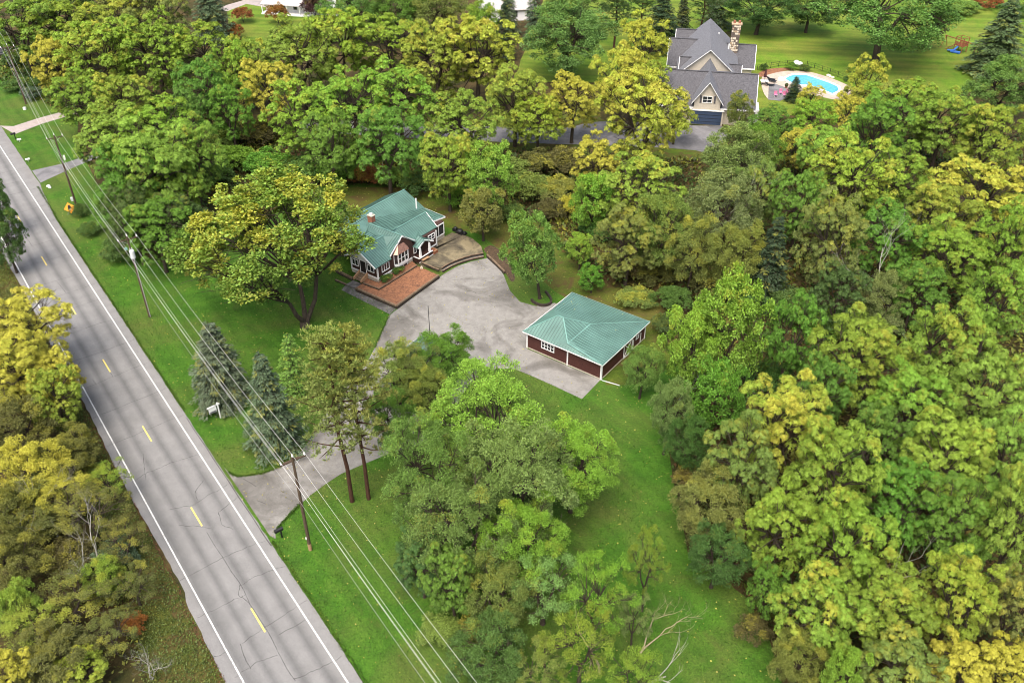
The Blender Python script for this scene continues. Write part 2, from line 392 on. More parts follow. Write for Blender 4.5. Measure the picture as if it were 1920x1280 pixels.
for ln in ([(1155, 440), (1190, 500), (1250, 590), (1300, 670), (1350, 740), (1400, 850), (1500, 1000), (1550, 1100), (1600, 1200), (1650, 1270)], [(800, 0), (805, 80), (815, 150)],
           [(1140, 150), (1090, 210), (1100, 260)], [(1330, 240), (1220, 330), (1240, 400), (1300, 420)], [(1340, 730), (1330, 790), (1390, 830)], [(1340, 1060), (1370, 1150), (1400, 1200)]):
    p = [Z7(*q) for q in ln]
    for a, b in zip(p, p[1:]): cr += ribbon(jag(a, b, 8, .08), .02, .055)
s = 14.0
while s < 260:
    e0 = -4.2 if rr.random() < .8 else rr.uniform(-2, 0); cr += ribbon(jag((s+rr.uniform(-.5, .2), e0), (s+rr.uniform(-.2, .5), 4.4 if s < 75 else 5.2), 14, .07), .02, .05)
    if rr.random() < .45 and s < 80:
        t0 = rr.uniform(-2.8, 2.6); cr += ribbon(jag((s, t0), (s+rr.uniform(3, 6), t0+rr.uniform(-.6, .6)), 12, .09), .02, .045)
    s += rr.choice([4.2, 5.1, 6.1, 6.1, 7.4])
cr += ribbon([(s_, 4.48+.02*sin(s_)) for s_ in np.arange(-9.5, 14, .8)], .06, .10)
o = road_obj('crack', cr, .034, 'crack', road, 'stuff')
# gravelly, leafy strip at each pavement edge
def leafquads(C, Ld, Nn, ln, wd):
    """rhombus leaves: centre C, length direction Ld, normal Nn (all Nx3), sizes"""
    Ld = Ld/np.linalg.norm(Ld, axis=1, keepdims=True); W = np.cross(Ld, Nn); W /= (np.linalg.norm(W, axis=1, keepdims=True)+1e-9)
    U = np.cross(W, Ld)
    ln = ln[:, None]; wd = wd[:, None]
    a = C; c = C+Ld*ln; mid = C+Ld*ln*.45+U*wd*.18
    b = mid-W*wd*.5; d = mid+W*wd*.5
    return np.stack([a, b, c, d], 1).reshape(-1, 3)
def leafmesh(name, V, lv, mat):
    nq = len(V)//4; me = bpy.data.meshes.new(name)
    me.vertices.add(len(V)); me.vertices.foreach_set('co', V.astype(np.float32).ravel())
    me.loops.add(nq*4); me.loops.foreach_set('vertex_index', np.arange(nq*4, dtype=np.int32))
    me.polygons.add(nq); me.polygons.foreach_set('loop_start', np.arange(0, nq*4, 4, dtype=np.int32)); me.polygons.foreach_set('loop_total', np.full(nq, 4, dtype=np.int32))
    at = me.attributes.new('lv', 'FLOAT_COLOR', 'POINT')
    c = np.ones((nq*4, 4), np.float32); c[:, :3] = np.repeat(lv, 4, axis=0); at.data.foreach_set('color', c.ravel())
    me.materials.append(M[mat]); me.update(calc_edges=True); return me
def stuff_leaves(name, P, size, col, mat='leaf', up=.9, label=None, cat=None, aspect=.55, lift=.03):
    n = len(P); d = rng.normal(size=(n, 3)); d[:, 2] = np.abs(d[:, 2])*.7+lift*4; nn = rng.normal(size=(n, 3))*(1-up); nn[:, 2] += up
    ln = size*rng.uniform(.6, 1.4, n)
    V = leafquads(P, d, nn, ln, ln*aspect)
    g_ = np.sin(P[:, 0]*.35+np.sin(P[:, 1]*.22)*2)*.25+.5+rng.uniform(-.15, .15, n)
    lv = np.stack([rng.random(n), np.clip(g_, 0, 1), rng.random(n)*.6], 1)
    o = bpy.data.objects.new(name, leafmesh(name, V, lv, mat)); COL.objects.link(o); o.color = col; o['kind'] = 'stuff'
    if label: o['label'] = label
    if cat: o['category'] = cat
    return o
def in_poly(P, poly):
    x, y = P[:, 0], P[:, 1]; ins = np.zeros(len(P), bool); n = len(poly); j = n-1
    for i in range(n):
        xi, yi = poly[i][0], poly[i][1]; xj, yj = poly[j][0], poly[j][1]
        c = ((yi > y) != (yj > y)) & (x < (xj-xi)*(y-yi)/(yj-yi+1e-12)+xi); ins ^= c; j = i
    return ins
def scatter(poly, n):
    a = np.array([(p[0], p[1]) for p in poly]); lo, hi = a.min(0), a.max(0); out = []; k = 0
    while k < n:
        P = rng.uniform(lo, hi, (n*2, 2)); P = P[in_poly(P, poly)]; out.append(P); k += len(P)
        if len(P) == 0: break
    P = np.concatenate(out)[:n]; return np.c_[P, np.zeros(len(P))]

# lawns
LAWN = [rp(300, 5.5), rp(115, 5.5), rp(90, 5.4), rp(80, 5.0), rp(70, 4.55)]+[rp(s_, 4.55) for s_ in range(60, -66, -10)]+[G(1000, 1600), G(1470, 1290), G(1440, 1190), G(1400, 1120), G(1290, 1040), G(1262, 900), G(1250, 800), G(1275, 690), G(1290, 640), G(1260, 585), G(1150, 545), G(1090, 500), G(1030, 440), G(900, 395), G(760, 345), G(640, 345), G(590, 350), G(500, 400), G(380, 470), G(330, 500), G(270, 480), G(225, 440), G(175, 330), G(150, 270), G(140, 200), G(110, 120)]
sheet('lawn', densify(LAWN, 3, .25), .010, 'lawn')
sheet('lawn_behind_house', densify(px([(640, 352), (760, 350), (880, 385), (960, 405), (1040, 425), (1090, 480), (1130, 530), (1230, 560), (1285, 620), (1255, 690), (1200, 720), (1136, 722), (1125, 600), (1005, 520), (900, 440), (800, 420), (700, 420), (630, 380)]), 2, .3), .016, 'lawn_back')
sheet('lawn_by_pool', densify(px([(1370, 160), (1372, 55), (1500, 30), (1700, 10), (1980, 20), (1990, 130), (1750, 190), (1620, 205), (1560, 220), (1430, 215)]), 5, .5), .012, 'lawn_far')
sheet('lawn_beyond', densify(px([(960, 150), (1000, 60), (1020, -8), (1400, -20), (1960, -20), (1960, 25), (1500, 35), (1360, 60), (1290, 120), (1200, 160)]), 6, .6), .008, 'lawn_far')
sheet('lawn_by_white_house', px([(425, 12), (470, 2), (560, 20), (620, 30), (700, 60), (520, 110), (430, 60)]), .012, 'lawn_far')
sheet('lawn_by_neighbour_drive', densify(px([(560, 215), (800, 205), (1000, 215), (1080, 180), (1130, 225), (1340, 275), (1360, 300), (1100, 292), (900, 280), (560, 262)]), 5, .6), .009, 'lawn_back')
sheet('verge', densify([rp(120, -4.3), rp(60, -4.3), rp(40, -4.3), rp(20, -4.35), rp(0, -4.5), rp(-20, -4.5), rp(-60, -4.5), rp(-60, -11), rp(-30, -10.5), rp(-10, -9.5), rp(10, -8), rp(30, -7), rp(120, -7)], 1.0, .18), .012, 'verge')
# far flat country
sheet('driveway_apron_left', px([(0, 236), (28, 252), (80, 232), (128, 218), (180, 205), (176, 196), (120, 209), (75, 221), (25, 237)]), .022, 'drive3')
sheet('neighbour_driveway', px([(60, 320), (76, 343), (95, 334), (130, 318), (165, 303), (200, 290), (200, 280), (155, 295), (118, 307)]), .022, 'drive2')
sheet('far_driveway', px([(-20, 105), (0, 100), (30, 92), (60, 80), (60, 88), (30, 102), (-10, 115)]), .02, 'drive3')
sheet('neighbour_court', smoothpts(px([(560, 222), (780, 232), (930, 238), (1060, 242), (1110, 228), (1180, 228), (1290, 236), (1368, 236), (1362, 262), (1345, 292), (1290, 279), (1110, 272), (1000, 269), (780, 260), (560, 246)]), 1), .020, 'drive2')
sheet('white_house_walk', px([(405, 20), (425, 10), (460, 0), (480, -3), (520, 6), (560, 20), (530, 20), (462, 8), (425, 22)]), .02, 'drive3')

DRIVE = px([(420, 876), (431, 888), (446, 893), (470, 892), (500, 885), (530, 873), (556, 856), (580, 826), (610, 775), (650, 722), (690, 676), (703, 652), (716, 622), (729, 592),
            (744, 580), (790, 545), (832, 514), (858, 499), (885, 490), (914, 484), (930, 496), (944, 515), (956, 545), (975, 566), (1005, 574), (1040, 568), (1060, 575), (986, 653), (1126, 712), (1122, 716), (1091, 748),
            (1040, 724), (1000, 706), (968, 693), (935, 690), (905, 700), (880, 720), (850, 770), (800, 830), (730, 850), (677, 872), (640, 888), (612, 906), (585, 926), (562, 946), (540, 966), (524, 984), (516, 996), (517, 1010), (506, 1004)])
drive = sheet('driveway', DRIVE, .024, 'drive')
sheet('island_lawn', smoothpts(px([(762, 648), (800, 634), (845, 640), (868, 655), (881, 668), (872, 690), (845, 735), (790, 775), (745, 770), (730, 720), (742, 680)]), 1), .032, 'lawn')

# driveway tyre marks and fine cracks
cm = MB()
def gcrack(pts, w=.05, z=.0285, amp=.12, seed=0, mb=cm):
    r = random.Random(seed); P = densify(px(pts), .7, amp, False, seed)
    for a, b in zip(P, P[1:]):
        d = (b-a); d.z = 0
        if d.length < 1e-4: continue
        d.normalize(); s_ = Vector((-d.y, d.x, 0))*w*r.uniform(.5, 1)/2
        mb.poly([Vector((q.x, q.y, z)) for q in (a-s_, b-s_, b+s_, a+s_)])
gcrack([(840, 528), (870, 522), (905, 525), (935, 532)], .05, seed=1); gcrack([(875, 545), (905, 552), (935, 560)], .05, seed=2); gcrack([(842, 590), (870, 605), (905, 612)], .04, seed=3)
gcrack([(455, 897), (470, 905), (480, 912)], .06, seed=5); gcrack([(482, 938), (500, 945)], .05, seed=6); gcrack([(730, 592), (745, 580), (832, 514)], .09, seed=7, amp=.02)
cm.build('crack', 'crack', drive, 'stuff')

# ================================================================== BUILDINGS
def windowpart(parent, a, b, z0, z1, out, panes=1, rows=1, fw=.10, label=None, frame='white'):
    """window between plan points a-b, heights z0-z1, facing `out` (unit vector)"""
    a = Vector((a[0], a[1], 0)); b = Vector((b[0], b[1], 0)); out = Vector((out[0], out[1], 0)); d = (b-a).normalized(); L_ = (b-a).length
    f = MB()
    def bar(p, q, za, zb, dep=.07):
        f.prism([(p+out*.0).to_tuple()[:2], q.to_tuple()[:2], (q+out*dep).to_tuple()[:2], (p+out*dep).to_tuple()[:2]], za, zb)
    bar(a, b, z0, z0+fw); bar(a, b, z1-fw, z1)
    for i in range(panes+1):
        c = a+d*((L_-fw)*i/panes); bar(c, c+d*fw*(1 if i in (0, panes) else .7), z0+fw, z1-fw, .068)
    for r_ in range(1, rows):
        zz = z0+(z1-z0)*r_/rows; bar(a+d*fw, b-d*fw, zz-.025, zz+.025, .06)
    fo = f.build('window', frame, parent, None, label)
    for i in range(panes):
        c0_ = a+d*((L_-fw)*i/panes+fw); c1_ = a+d*((L_-fw)*(i+1)/panes)
        g_ = MB(); g_.poly([(c0_.x+out.x*.02, c0_.y+out.y*.02, z0+fw), (c1_.x+out.x*.02, c1_.y+out.y*.02, z0+fw), (c1_.x+out.x*.02, c1_.y+out.y*.02, z1-fw), (c0_.x+out.x*.02, c0_.y+out.y*.02, z1-fw)])
        g_.build('pane', 'glass', fo)
    return fo

def clip_line(poly, p, d):
    """segment of line p+t*d inside 2D polygon (list of (x,y))"""
    ts = []
    n = len(poly)
    for i in range(n):
        a = poly[i]; b = poly[(i+1) % n]; ex, ey = b[0]-a[0], b[1]-a[1]; den = d[0]*ey-d[1]*ex
        if abs(den) < 1e-9: continue
        t = ((a[0]-p[0])*ey-(a[1]-p[1])*ex)/den; u = ((a[0]-p[0])*d[1]-(a[1]-p[1])*d[0])/den
        if 0 <= u < 1: ts.append(t)
    ts.sort(); return [(ts[i], ts[i+1]) for i in range(0, len(ts)-1, 2)]
def roof_plane(parent, pts, rib_dir=None, spacing=.42, mat='greenroof', rib='greenrib', th=.10, ribs=True, label=None):
    """one slope of a roof, raised seams along rib_dir (plan direction)"""
    pts = [Vector(p) for p in pts]
    nrm = Vector((0, 0, 0)); c = sum(pts, Vector())/len(pts)
    for i in range(len(pts)): nrm += (pts[i]-c).cross(pts[(i+1) % len(pts)]-c)
    nrm.normalize()
    if nrm.z < 0: nrm = -nrm; pts = pts[::-1]
    b = MB()
    if len(pts) > 3:      # fan about the centre keeps twisted slopes closed
        k = len(b.v); b.v += [tuple(p) for p in pts]+[tuple(c)]; n_p = len(pts)
        for i in range(n_p): b.f.append((k+i, k+(i+1) % n_p, k+n_p))
        b.v += [tuple(p-Vector((0, 0, th))) for p in pts]
        for i in range(n_p): b.f.append((k+(i+1) % n_p, k+i, k+n_p+1+i, k+n_p+1+(i+1) % n_p))
        b.f.append(tuple(k+n_p+1+i for i in reversed(range(n_p))))
    else: b.slab(pts, th)
    ro = b.build('roof_slope', mat, parent, None, label)
    if ribs and rib_dir is not None:
        d = Vector((rib_dir[0], rib_dir[1], 0)).normalized(); s_ = Vector((-d.y, d.x, 0)); poly = [(p.x, p.y) for p in pts]
        ks = [Vector((p.x, p.y, 0)).dot(s_) for p in pts]; r_ = MB(); k = min(ks)+spacing*.5
        def zat(x, y):
            # plane through c with normal (triangle fan aware for twisted quads)
            n_p = len(pts)
            for i in range(n_p):
                a_, b_2 = pts[i], pts[(i+1) % n_p]
                det = (b_2.y-c.y)*(a_.x-c.x)+(c.x-b_2.x)*(a_.y-c.y)
                if abs(det) < 1e-9: continue
                l1 = ((b_2.y-c.y)*(x-c.x)+(c.x-b_2.x)*(y-c.y))/det; l2 = ((c.y-a_.y)*(x-c.x)+(a_.x-c.x)*(y-c.y))/det
                if l1 >= -1e-6 and l2 >= -1e-6 and l1+l2 <= 1+1e-6: return c.z+l1*(a_.z-c.z)+l2*(b_2.z-c.z)
            return c.z-((x-c.x)*nrm.x+(y-c.y)*nrm.y)/nrm.z
        while k < max(ks):
            p0 = s_*k
            for t0, t1 in clip_line(poly, (p0.x, p0.y), (d.x, d.y)):
                if t1-t0 < .25: continue
                nseg = 3; prev = None
                for j in range(nseg+1):
                    t = t0+.02+(t1-t0-.04)*j/nseg; x, y = p0.x+d.x*t, p0.y+d.y*t; q = Vector((x, y, zat(x, y)+.02))
                    if prev is not None: r_.beam(prev, q, .04, .045)
                    prev = q
            k += spacing
        if r_.f: r_.build('seam', rib, ro, 'stuff')
    return ro

# ---------------- garage
HE1 = Vector((.80567, -.59236, 0)); HE2 = Vector((.59236, .80567, 0)); GO = G(987.8, 651.3)
def gp(u, v, z=0): p = GO+HE1*u+HE2*v; return Vector((p.x, p.y, z))
gar = thing('detached_garage', 'long low oxblood red garage with a green metal hip roof beside the grey court', 'garage', GO)
GW, GD = 10.92, 11.1
b = MB(); b.prism([gp(0, 0)[:2], gp(GW, 0)[:2], gp(GW, GD-.6)[:2], gp(0, GD-.6)[:2]], 0, 2.5); b.build('wall', 'garage_siding', gar)
# lap siding courses
b = MB()
for z in np.arange(.25, 2.4, .22):
    b.prism([gp(-.015, -.022)[:2], gp(GW+.015, -.022)[:2], gp(GW+.015, -.002)[:2], gp(-.015, -.002)[:2]], z, z+.03)
    b.prism([gp(GW+.002, 0)[:2], gp(GW+.022, 0)[:2], gp(GW+.022, GD-.65)[:2], gp(GW+.002, GD-.65)[:2]], z, z+.03)
b.build('siding_course', 'garage_siding', gar, 'stuff')
b = MB(); b.prism([gp(-.05, -.06)[:2], gp(GW+.05, -.06)[:2], gp(GW+.05, GD-.5)[:2], gp(-.05, GD-.5)[:2]], .04, .16); b.build('foundation', 'foundation', gar)
ez = 2.6
Lc, Fc, Rc, Bc = gp(-.35, -.45, ez), gp(11.25, -.45, ez), gp(11.3, 10.75, ez), gp(-.3, 10.6, ez)
g5 = lambda x, y, z: G(960+x/5.333, 520+y/5.333, z)
Pp, Q, Sx, K, T = g5(460, 382, 4.5), g5(512, 402, 4.5), g5(785, 468, 3.45), g5(558, 662, 3.15), g5(412, 312, 2.95)
roof_plane(gar, [Lc, Fc, K, Q, Pp], HE2, .40); roof_plane(gar, [Q, K, Sx], HE1, .40)
roof_plane(gar, [K, Fc, Rc, Sx], HE1, .40); roof_plane(gar, [Lc, Pp, Q, Sx, T], HE2, .40, ribs=False); roof_plane(gar, [T, Sx, Rc, Bc], HE2, .40)
b = MB()
for a, c in ((Pp, Q), (Pp, Lc), (K, Sx), (Sx, Rc), (Q, Sx), (Q, K), (K, Fc)): b.beam(a+Vector((0, 0, .04)), c+Vector((0, 0, .04)), .13, .05)
b.build('ridge_cap', 'ridge', gar)
b = MB()
for a, c in ((Lc, Fc), (Fc, Rc), (Lc, Bc), (Bc, Rc)): b.beam(a+Vector((0, 0, -.08)), c+Vector((0, 0, -.08)), .07, .13)
b.build('gutter', 'white', gar)
for u, v in ((.0, -.03), (6.12, -.03), (GW-.02, -.03)):
    b = MB(); b.box(gp(u+(.06 if u < 1 else -.04), v, 0), .17, .10, 2.42, (HE1.x, HE1.y)); b.build('corner_board', 'white', gar)
b = MB(); b.box(gp(GW+.03, GD-.75, 0), .08, .16, 2.42, (HE1.x, HE1.y)); b.build('corner_board', 'white', gar)
windowpart(gar, gp(2.2, -.03), gp(4.15, -.03), 1.0, 2.1, -HE2, 4, 2, .10)
# barn door with X brace
bd = MB(); bd.prism([gp(GW+.03, 5.0)[:2], gp(GW+.08, 5.0)[:2], gp(GW+.08, 7.0)[:2], gp(GW+.03, 7.0)[:2]], .08, 2.3); bd = bd.build('barn_door', 'garage_siding', gar)
b = MB(); U = GW+.11
for (a, za), (c, zc) in (((5.0, .15), (5.0, 2.25)), ((7.0, .15), (7.0, 2.25)), ((5.0, 2.25), (7.0, 2.25)), ((5.0, .15), (7.0, .15)), ((5.0, .15), (7.0, 2.25)), ((5.0, 2.25), (7.0, .15))):
    b.beam(gp(U, a, za), gp(U, c, zc), .12, .05, HE1)
b.build('brace', 'white', bd)
windowpart(gar, gp(GW+.02, 8.0), gp(GW+.02, 8.7), 1.2, 2.1, HE1, 1, 2, .10)
for v in (7.35, 9.2):
    b = MB(); b.box(gp(GW+.06, v, .1), .06, .12, 1.5, (HE1.x, HE1.y)); b.build('post_trim', 'white', gar)
b = MB(); b.tube([gp(11.05, -.12, 2.4), gp(11.05, -.12, .12), gp(11.15, -.1, .07), gp(12.7, .2, .07), gp(13.3, .3, .06)], .05, 6); b.build('downspout', 'steel', gar)

# ---------------- bungalow
C0 = G(709.1, 521.9, 1.3); C0.z = 0
def bp(u, v, z=0): p = C0+HE1*u+HE2*v; return Vector((p.x, p.y, z))
A = lambda x, y, z: G(640+x/9.143, 345+y/9.143, z)
Bz = lambda x, y, z=0: G(640+x/8, 440+y/8, z)
Cz = lambda x, y, z=0: G(760+x/9.145, 400+y/9.145, z)
hs = thing('bungalow', 'brown bungalow with green standing seam metal roof and white trim behind a mulch bed', 'house', C0)
def wallbox(u0, v0, u1, v1, z0, z1, name='wall', mat='siding'):
    b = MB(); b.prism([bp(u0, v0)[:2], bp(u0, v1)[:2], bp(u1, v1)[:2], bp(u1, v0)[:2]], z0, z1); return b.build(name, mat, hs)
wallbox(-5, 0, 0, 7, .85, 3.35); wallbox(-8, 2.4, -.01, 12.35, .6, 3.3); wallbox(-12.6, 3.5, -5.3, 15.6, .3, 3.3); wallbox(-5.3, 12.35, -.85, 15.2, .55, 3.25)
b = MB()
for z in np.arange(1.45, 3.3, .2):
    for (a, c, n_) in ((bp(0, 0), bp(0, 7), HE1), (bp(-5, 0), bp(0, 0), -HE2), (bp(0, 7), bp(0, 12.35), HE1)):
        b.prism([(a+n_*.003)[:2], (c+n_*.003)[:2], (c+n_*.022)[:2], (a+n_*.022)[:2]], z, z+.03)
b.build('siding_course', 'siding', hs, 'stuff')
wallbox(-5.03, -.03, .03, 7.03, .6, 1.15, 'foundation', 'foundation')
b = MB()
for a, c in ((bp(.04, -.04, 1.25), bp(.04, 7.0, 1.25)), (bp(-5, -.04, 1.25), bp(.04, -.04, 1.25)), (bp(.02, 9.9, 1.0), bp(.02, 12.35, 1.0))): b.beam(a, c, .06, .22)
b.build('skirt_board', 'white', hs)
for p in (bp(.0, -.0), bp(-4.95, -.0), bp(.0, 12.35)):
    b = MB(); b.box((p.x, p.y, 1.1), .18, .18, 2.15, (HE1.x, HE1.y)); b.build('corner_board', 'white', hs)
# gables
def tri(pts, th, n_, name, mat):
    b = MB(); P = [Vector(p) for p in pts]; k = len(b.v); b.v += [tuple(p) for p in P]+[tuple(p-n_*th) for p in P]; n = len(P)
    b.f += [tuple(range(n)), tuple(reversed(range(n, 2*n)))]+[((i+1) % n, i, n+i, n+(i+1) % n) for i in range(n)]; return b.build(name, mat, hs)
tri([bp(-5, -.01, 3.3), bp(0, -.01, 3.3), bp(-2.55, -.01, 4.95)], .1, -HE2, 'gable_panel', 'white')
tri([bp(.0, 2.55, 3.3), bp(.0, 7.35, 3.3), bp(.0, 7.1, 4.1), bp(.0, 5.15, 5.3), bp(.0, 2.75, 3.7)], .12, HE1, 'gable_panel', 'siding')
# front gable roof
rz = 5.15
Rf0, Rf1 = bp(-2.6, -.75, rz), bp(-2.6, 4.3, rz)
Ef, Ev, Eb = bp(.40, -.75, 3.38), A(835, 1235, 3.75), bp(-5.5, -.75, 3.4)
wF, wJ, wB = A(1040, 885, 5.5), A(870, 805, 5.5), A(470, 680, 5.5)
roof_plane(hs, [Rf0, Ef, bp(.38, 2.5, 3.40), bp(-.1, 2.6, 3.72), Rf1], HE1, .40)
roof_plane(hs, [Rf0, Rf1, bp(-5.5, 2.4, 3.9), Eb], HE1, .40)
# wing gable: left slope, then the shallow rear part
roof_plane(hs, [wF, Ev, bp(-.1, 2.6, 3.72), Rf1, bp(-2.8, 3.9, 4.75), A(660, 878, 4.75), A(345, 745, 4.75), wB], HE2, .40)
roof_plane(hs, [A(345, 745, 4.73), A(660, 878, 4.73), Rf1-Vector((0, 0, .03)), bp(-3.2, 0.9, 4.75), bp(-5.5, .2, 4.1), A(215, 1090, 4.0), A(20, 880, 4.0)], HE2, .40)
# wing right side runs down as one shallow slope to the sun room
valR, valL = A(1435, 415, 3.65), A(600, 575, 5.2)
eR1, eR2 = A(1780, 556, 3.4), A(1575, 636, 3.45)
roof_plane(hs, [wB, wJ, bp(-2.9, 7, 5.0), bp(-2.95, 13.6, 3.95), eR2, eR1, valR, valL], HE2, .40)
R1l, R1r = A(875, 806, 5.15), A(1450, 480, 4.75)
eR, eL = A(1642, 728, 3.4), A(1348, 900, 3.4)
roof_plane(hs, [R1l, A(1262, 958, 3.55), eL, eR, R1r], HE1, .42)
roof_plane(hs, [wJ, wF, bp(.45, 7.5, 3.75), A(1262, 958, 3.6), R1l+Vector((0, 0, .01))], HE2, .42, ribs=False)
roof_plane(hs, [R1l, R1r, bp(-5.0, 13.7, 3.9), bp(-4.5, 9.5, 4.6)], HE1, .42)
tri([R1r, eR+Vector((0, 0, -.05)), bp(-5.0, 13.6, 3.3)], .06, HE2, 'gable_panel', 'siding')
# rear main gable
mA, mL = A(1085, 95, 5.7), A(130, 610, 5.9)
ex = (mL-mA).normalized(); mL = mA+ex*15.5
roof_plane(hs, [mA, valR, valL, wB+Vector((0, 0, -.25)), mL+HE1*4.4+Vector((0, 0, -2.3)), mL], HE1, .42)
roof_plane(hs, [mA, mL, mL-HE1*4.2+Vector((0, 0, -2.3)), mA-HE1*4.2+Vector((0, 0, -2.3))], HE1, .42)
tri([valR+Vector((0, 0, -.1)), mA+Vector((0, 0, -.1)), mA-HE1*4+Vector((0, 0, -2.3)), bp(-12.6, 15.8, 3.2), bp(-5, 15.8, 3.2)], .08, HE2, 'gable_panel', 'siding')
b = MB(); up = Vector((0, 0, .05))
for a, c in ((Rf0, Rf1), (wB, wF), (R1l, R1r), (mA, mL)): b.beam(a+up, c+up, .15, .06)
b.build('ridge_cap', 'ridge', hs)
dn = Vector((0, 0, -.10))
for a, c in ((Rf0, Ef), (Rf0, Eb), (wF, Ev), (wF, A(1265, 958, 3.75)), (eR2, eR1), (A(215, 1090, 4.0), A(20, 880, 4.0)), (R1r, eR), (eR1, valR)): b = MB(); b.beam(a+dn, c+dn, .09, .20); b.build('fascia', 'white', hs)
for a, c in ((Ef, bp(.38, 2.5, 3.40)), (eL, eR)): b = MB(); b.beam(a+dn*.7, c+dn*.7, .11, .12); b.build('gutter', 'greenrib', hs)
# windows, doors
windowpart(hs, bp(-1.85, -.05), bp(-.55, -.05), 1.95, 3.0, -HE2, 2, 1, .10)
windowpart(hs, bp(-4.75, -.05), bp(-3.5, -.05), 1.95, 3.0, -HE2, 2, 1, .10)
b = MB(); b.prism([bp(-3.15, -.07)[:2], bp(-2.15, -.07)[:2], bp(-2.15, -.02)[:2], bp(-3.15, -.02)[:2]], 1.2, 3.15); dr = b.build('door', 'door', hs)
b = MB(); b.beam(bp(-3.22, -.07, 1.15), bp(-3.22, -.07, 3.3), .12, .08); b.beam(bp(-2.08, -.07, 1.15), bp(-2.08, -.07, 3.3), .12, .08); b.beam(bp(-3.2, -.07, 3.25), bp(-2.1, -.07, 3.25), .08, .14); b.build('door_frame', 'white', dr)
b = MB()
for a, c in ((bp(-5, -.06, 3.2), bp(0, -.06, 3.2)), (bp(-4.2, -.2, 3.9), bp(-2.6, -.2, 4.75)), (bp(-2.6, -.2, 4.75), bp(-.6, -.2, 3.75))): b.beam(a, c, .06, .12)
b.build('gable_trim', 'white', hs)
windowpart(hs, bp(.04, .75), bp(.04, 2.3), 1.85, 3.05, HE1, 3, 1, .11)
# bay window under a copper hood
by = thing('bay_window', None, None, (bp(.3, 4.6).x, bp(.3, 4.6).y, 0)); del_ = by; by.parent = hs; by.location = Vector(by.location)-hs.location
pl = [bp(.0, 3.35), bp(.45, 3.75), bp(.45, 5.75), bp(.0, 6.1)]
b = MB(); b.prism([p[:2] for p in pl], 1.5, 1.9); b.build('bay_base', 'white', by); b = MB(); b.prism([p[:2] for p in pl], 3.35, 3.45); b.build('bay_head', 'white', by)
b = MB(); b.prism([(p-HE1*.03)[:2] for p in pl], 1.9, 3.35); b.build('pane', 'glass', by)
b = MB()
for q, r_ in ((pl[0], .1), (pl[1], .13), (bp(.46, 4.4), .09), (bp(.46, 5.1), .09), (pl[2], .13), (pl[3], .1)): b.box((q.x, q.y, 1.85), r_, r_, 1.55, (HE1.x, HE1.y))
b.beam(pl[1]+Vector((0, 0, 2.6)), pl[2]+Vector((0, 0, 2.6)), .05, .05); b.build('mullion', 'white', by)
b = MB(); top = bp(.02, 4.75, 4.55); ring = [bp(.02, 3.2, 3.45), bp(.6, 3.62, 3.45), bp(.62, 5.9, 3.45), bp(.02, 6.3, 3.45)]; tops = [bp(.02, 4.1, 4.45), bp(.03, 4.3, 4.5), bp(.03, 5.3, 4.5), bp(.02, 5.5, 4.45)]
for i in range(3): b.poly([ring[i], ring[i+1], tops[i+1], tops[i]])
b.poly(ring[::-1]); b.build('copper_hood', 'copper', by)
# basement window well
windowpart(hs, bp(.06, 4.3), bp(.06, 5.9), .35, 1.15, HE1, 2, 1, .09)
windowpart(hs, bp(.05, 10.5), bp(.05, 12.0), 2.2, 3.15, HE1, 2, 2, .10)
windowpart(hs, bp(-.80, 12.6), bp(-.80, 15.1), 1.25, 3.15, HE1, 2, 1, .16)
wallbox(-5.2, 12.4, -.82, 15.15, .5, 1.2, 'foundation', 'foundation')
# porch
pr = roof_plane(hs, [bp(-.4, 9.0, 3.75), A(1430, 965, 3.45), A(1320, 1108, 2.8), bp(-.1, 7.25, 2.95)], HE2, .38)
roof_plane(hs, [bp(-.4, 9.0, 3.75), A(1430, 965, 3.45), bp(1.15, 10.5, 2.8), bp(-.1, 10.4, 2.9)], HE2, .38)
b = MB(); pk = A(1430, 965, 3.38); b.beam(pk, A(1320, 1112, 2.75), .08, .2); b.beam(pk, bp(1.15, 10.5, 2.75), .08, .2); b.build('fascia', 'white', hs)
for v in (7.75, 9.75):
    b = MB(); p = bp(.95, v); b.prism([(p+HE1*i*.16+HE2*j*.16)[:2] for i, j in ((-1, -1), (1, -1), (1, 1), (-1, 1))], 1.3, 1.5)
    k = len(b.v); lo = [p+HE1*i*.16+HE2*j*.16 for i, j in ((-1, -1), (1, -1), (1, 1), (-1, 1))]; hi = [p+HE1*i*.09+HE2*j*.09 for i, j in ((-1, -1), (1, -1), (1, 1), (-1, 1))]
    b.v += [(q.x, q.y, 1.5) for q in lo]+[(q.x, q.y, 2.75) for q in hi]; b.f += [(k+i, k+(i+1) % 4, k+4+(i+1) % 4, k+4+i) for i in range(4)]+[(k+4, k+5, k+6, k+7)]
    b.build('porch_column', 'white', hs)
wallbox(0.02, 7.3, 1.1, 10.2, .55, 1.25, 'porch_base', 'siding')
b = MB(); b.beam(bp(1.12, 7.3, 1.3), bp(1.12, 10.2, 1.3), .16, .09); b.beam(bp(.05, 7.28, 1.3), bp(1.12, 7.28, 1.3), .16, .09); b.beam(bp(1.13, 7.25, .62), bp(1.13, 10.3, .62), .05, .12); b.build('porch_rail', 'white', hs)
b = MB(); b.prism([bp(.01, 8.2)[:2], bp(.05, 8.2)[:2], bp(.05, 9.1)[:2], bp(.01, 9.1)[:2]], 1.26, 2.9); b.build('door', 'door', hs)
windowpart(hs, bp(.03, 7.35), bp(.03, 7.95), 1.7, 2.75, HE1, 1, 1, .09)
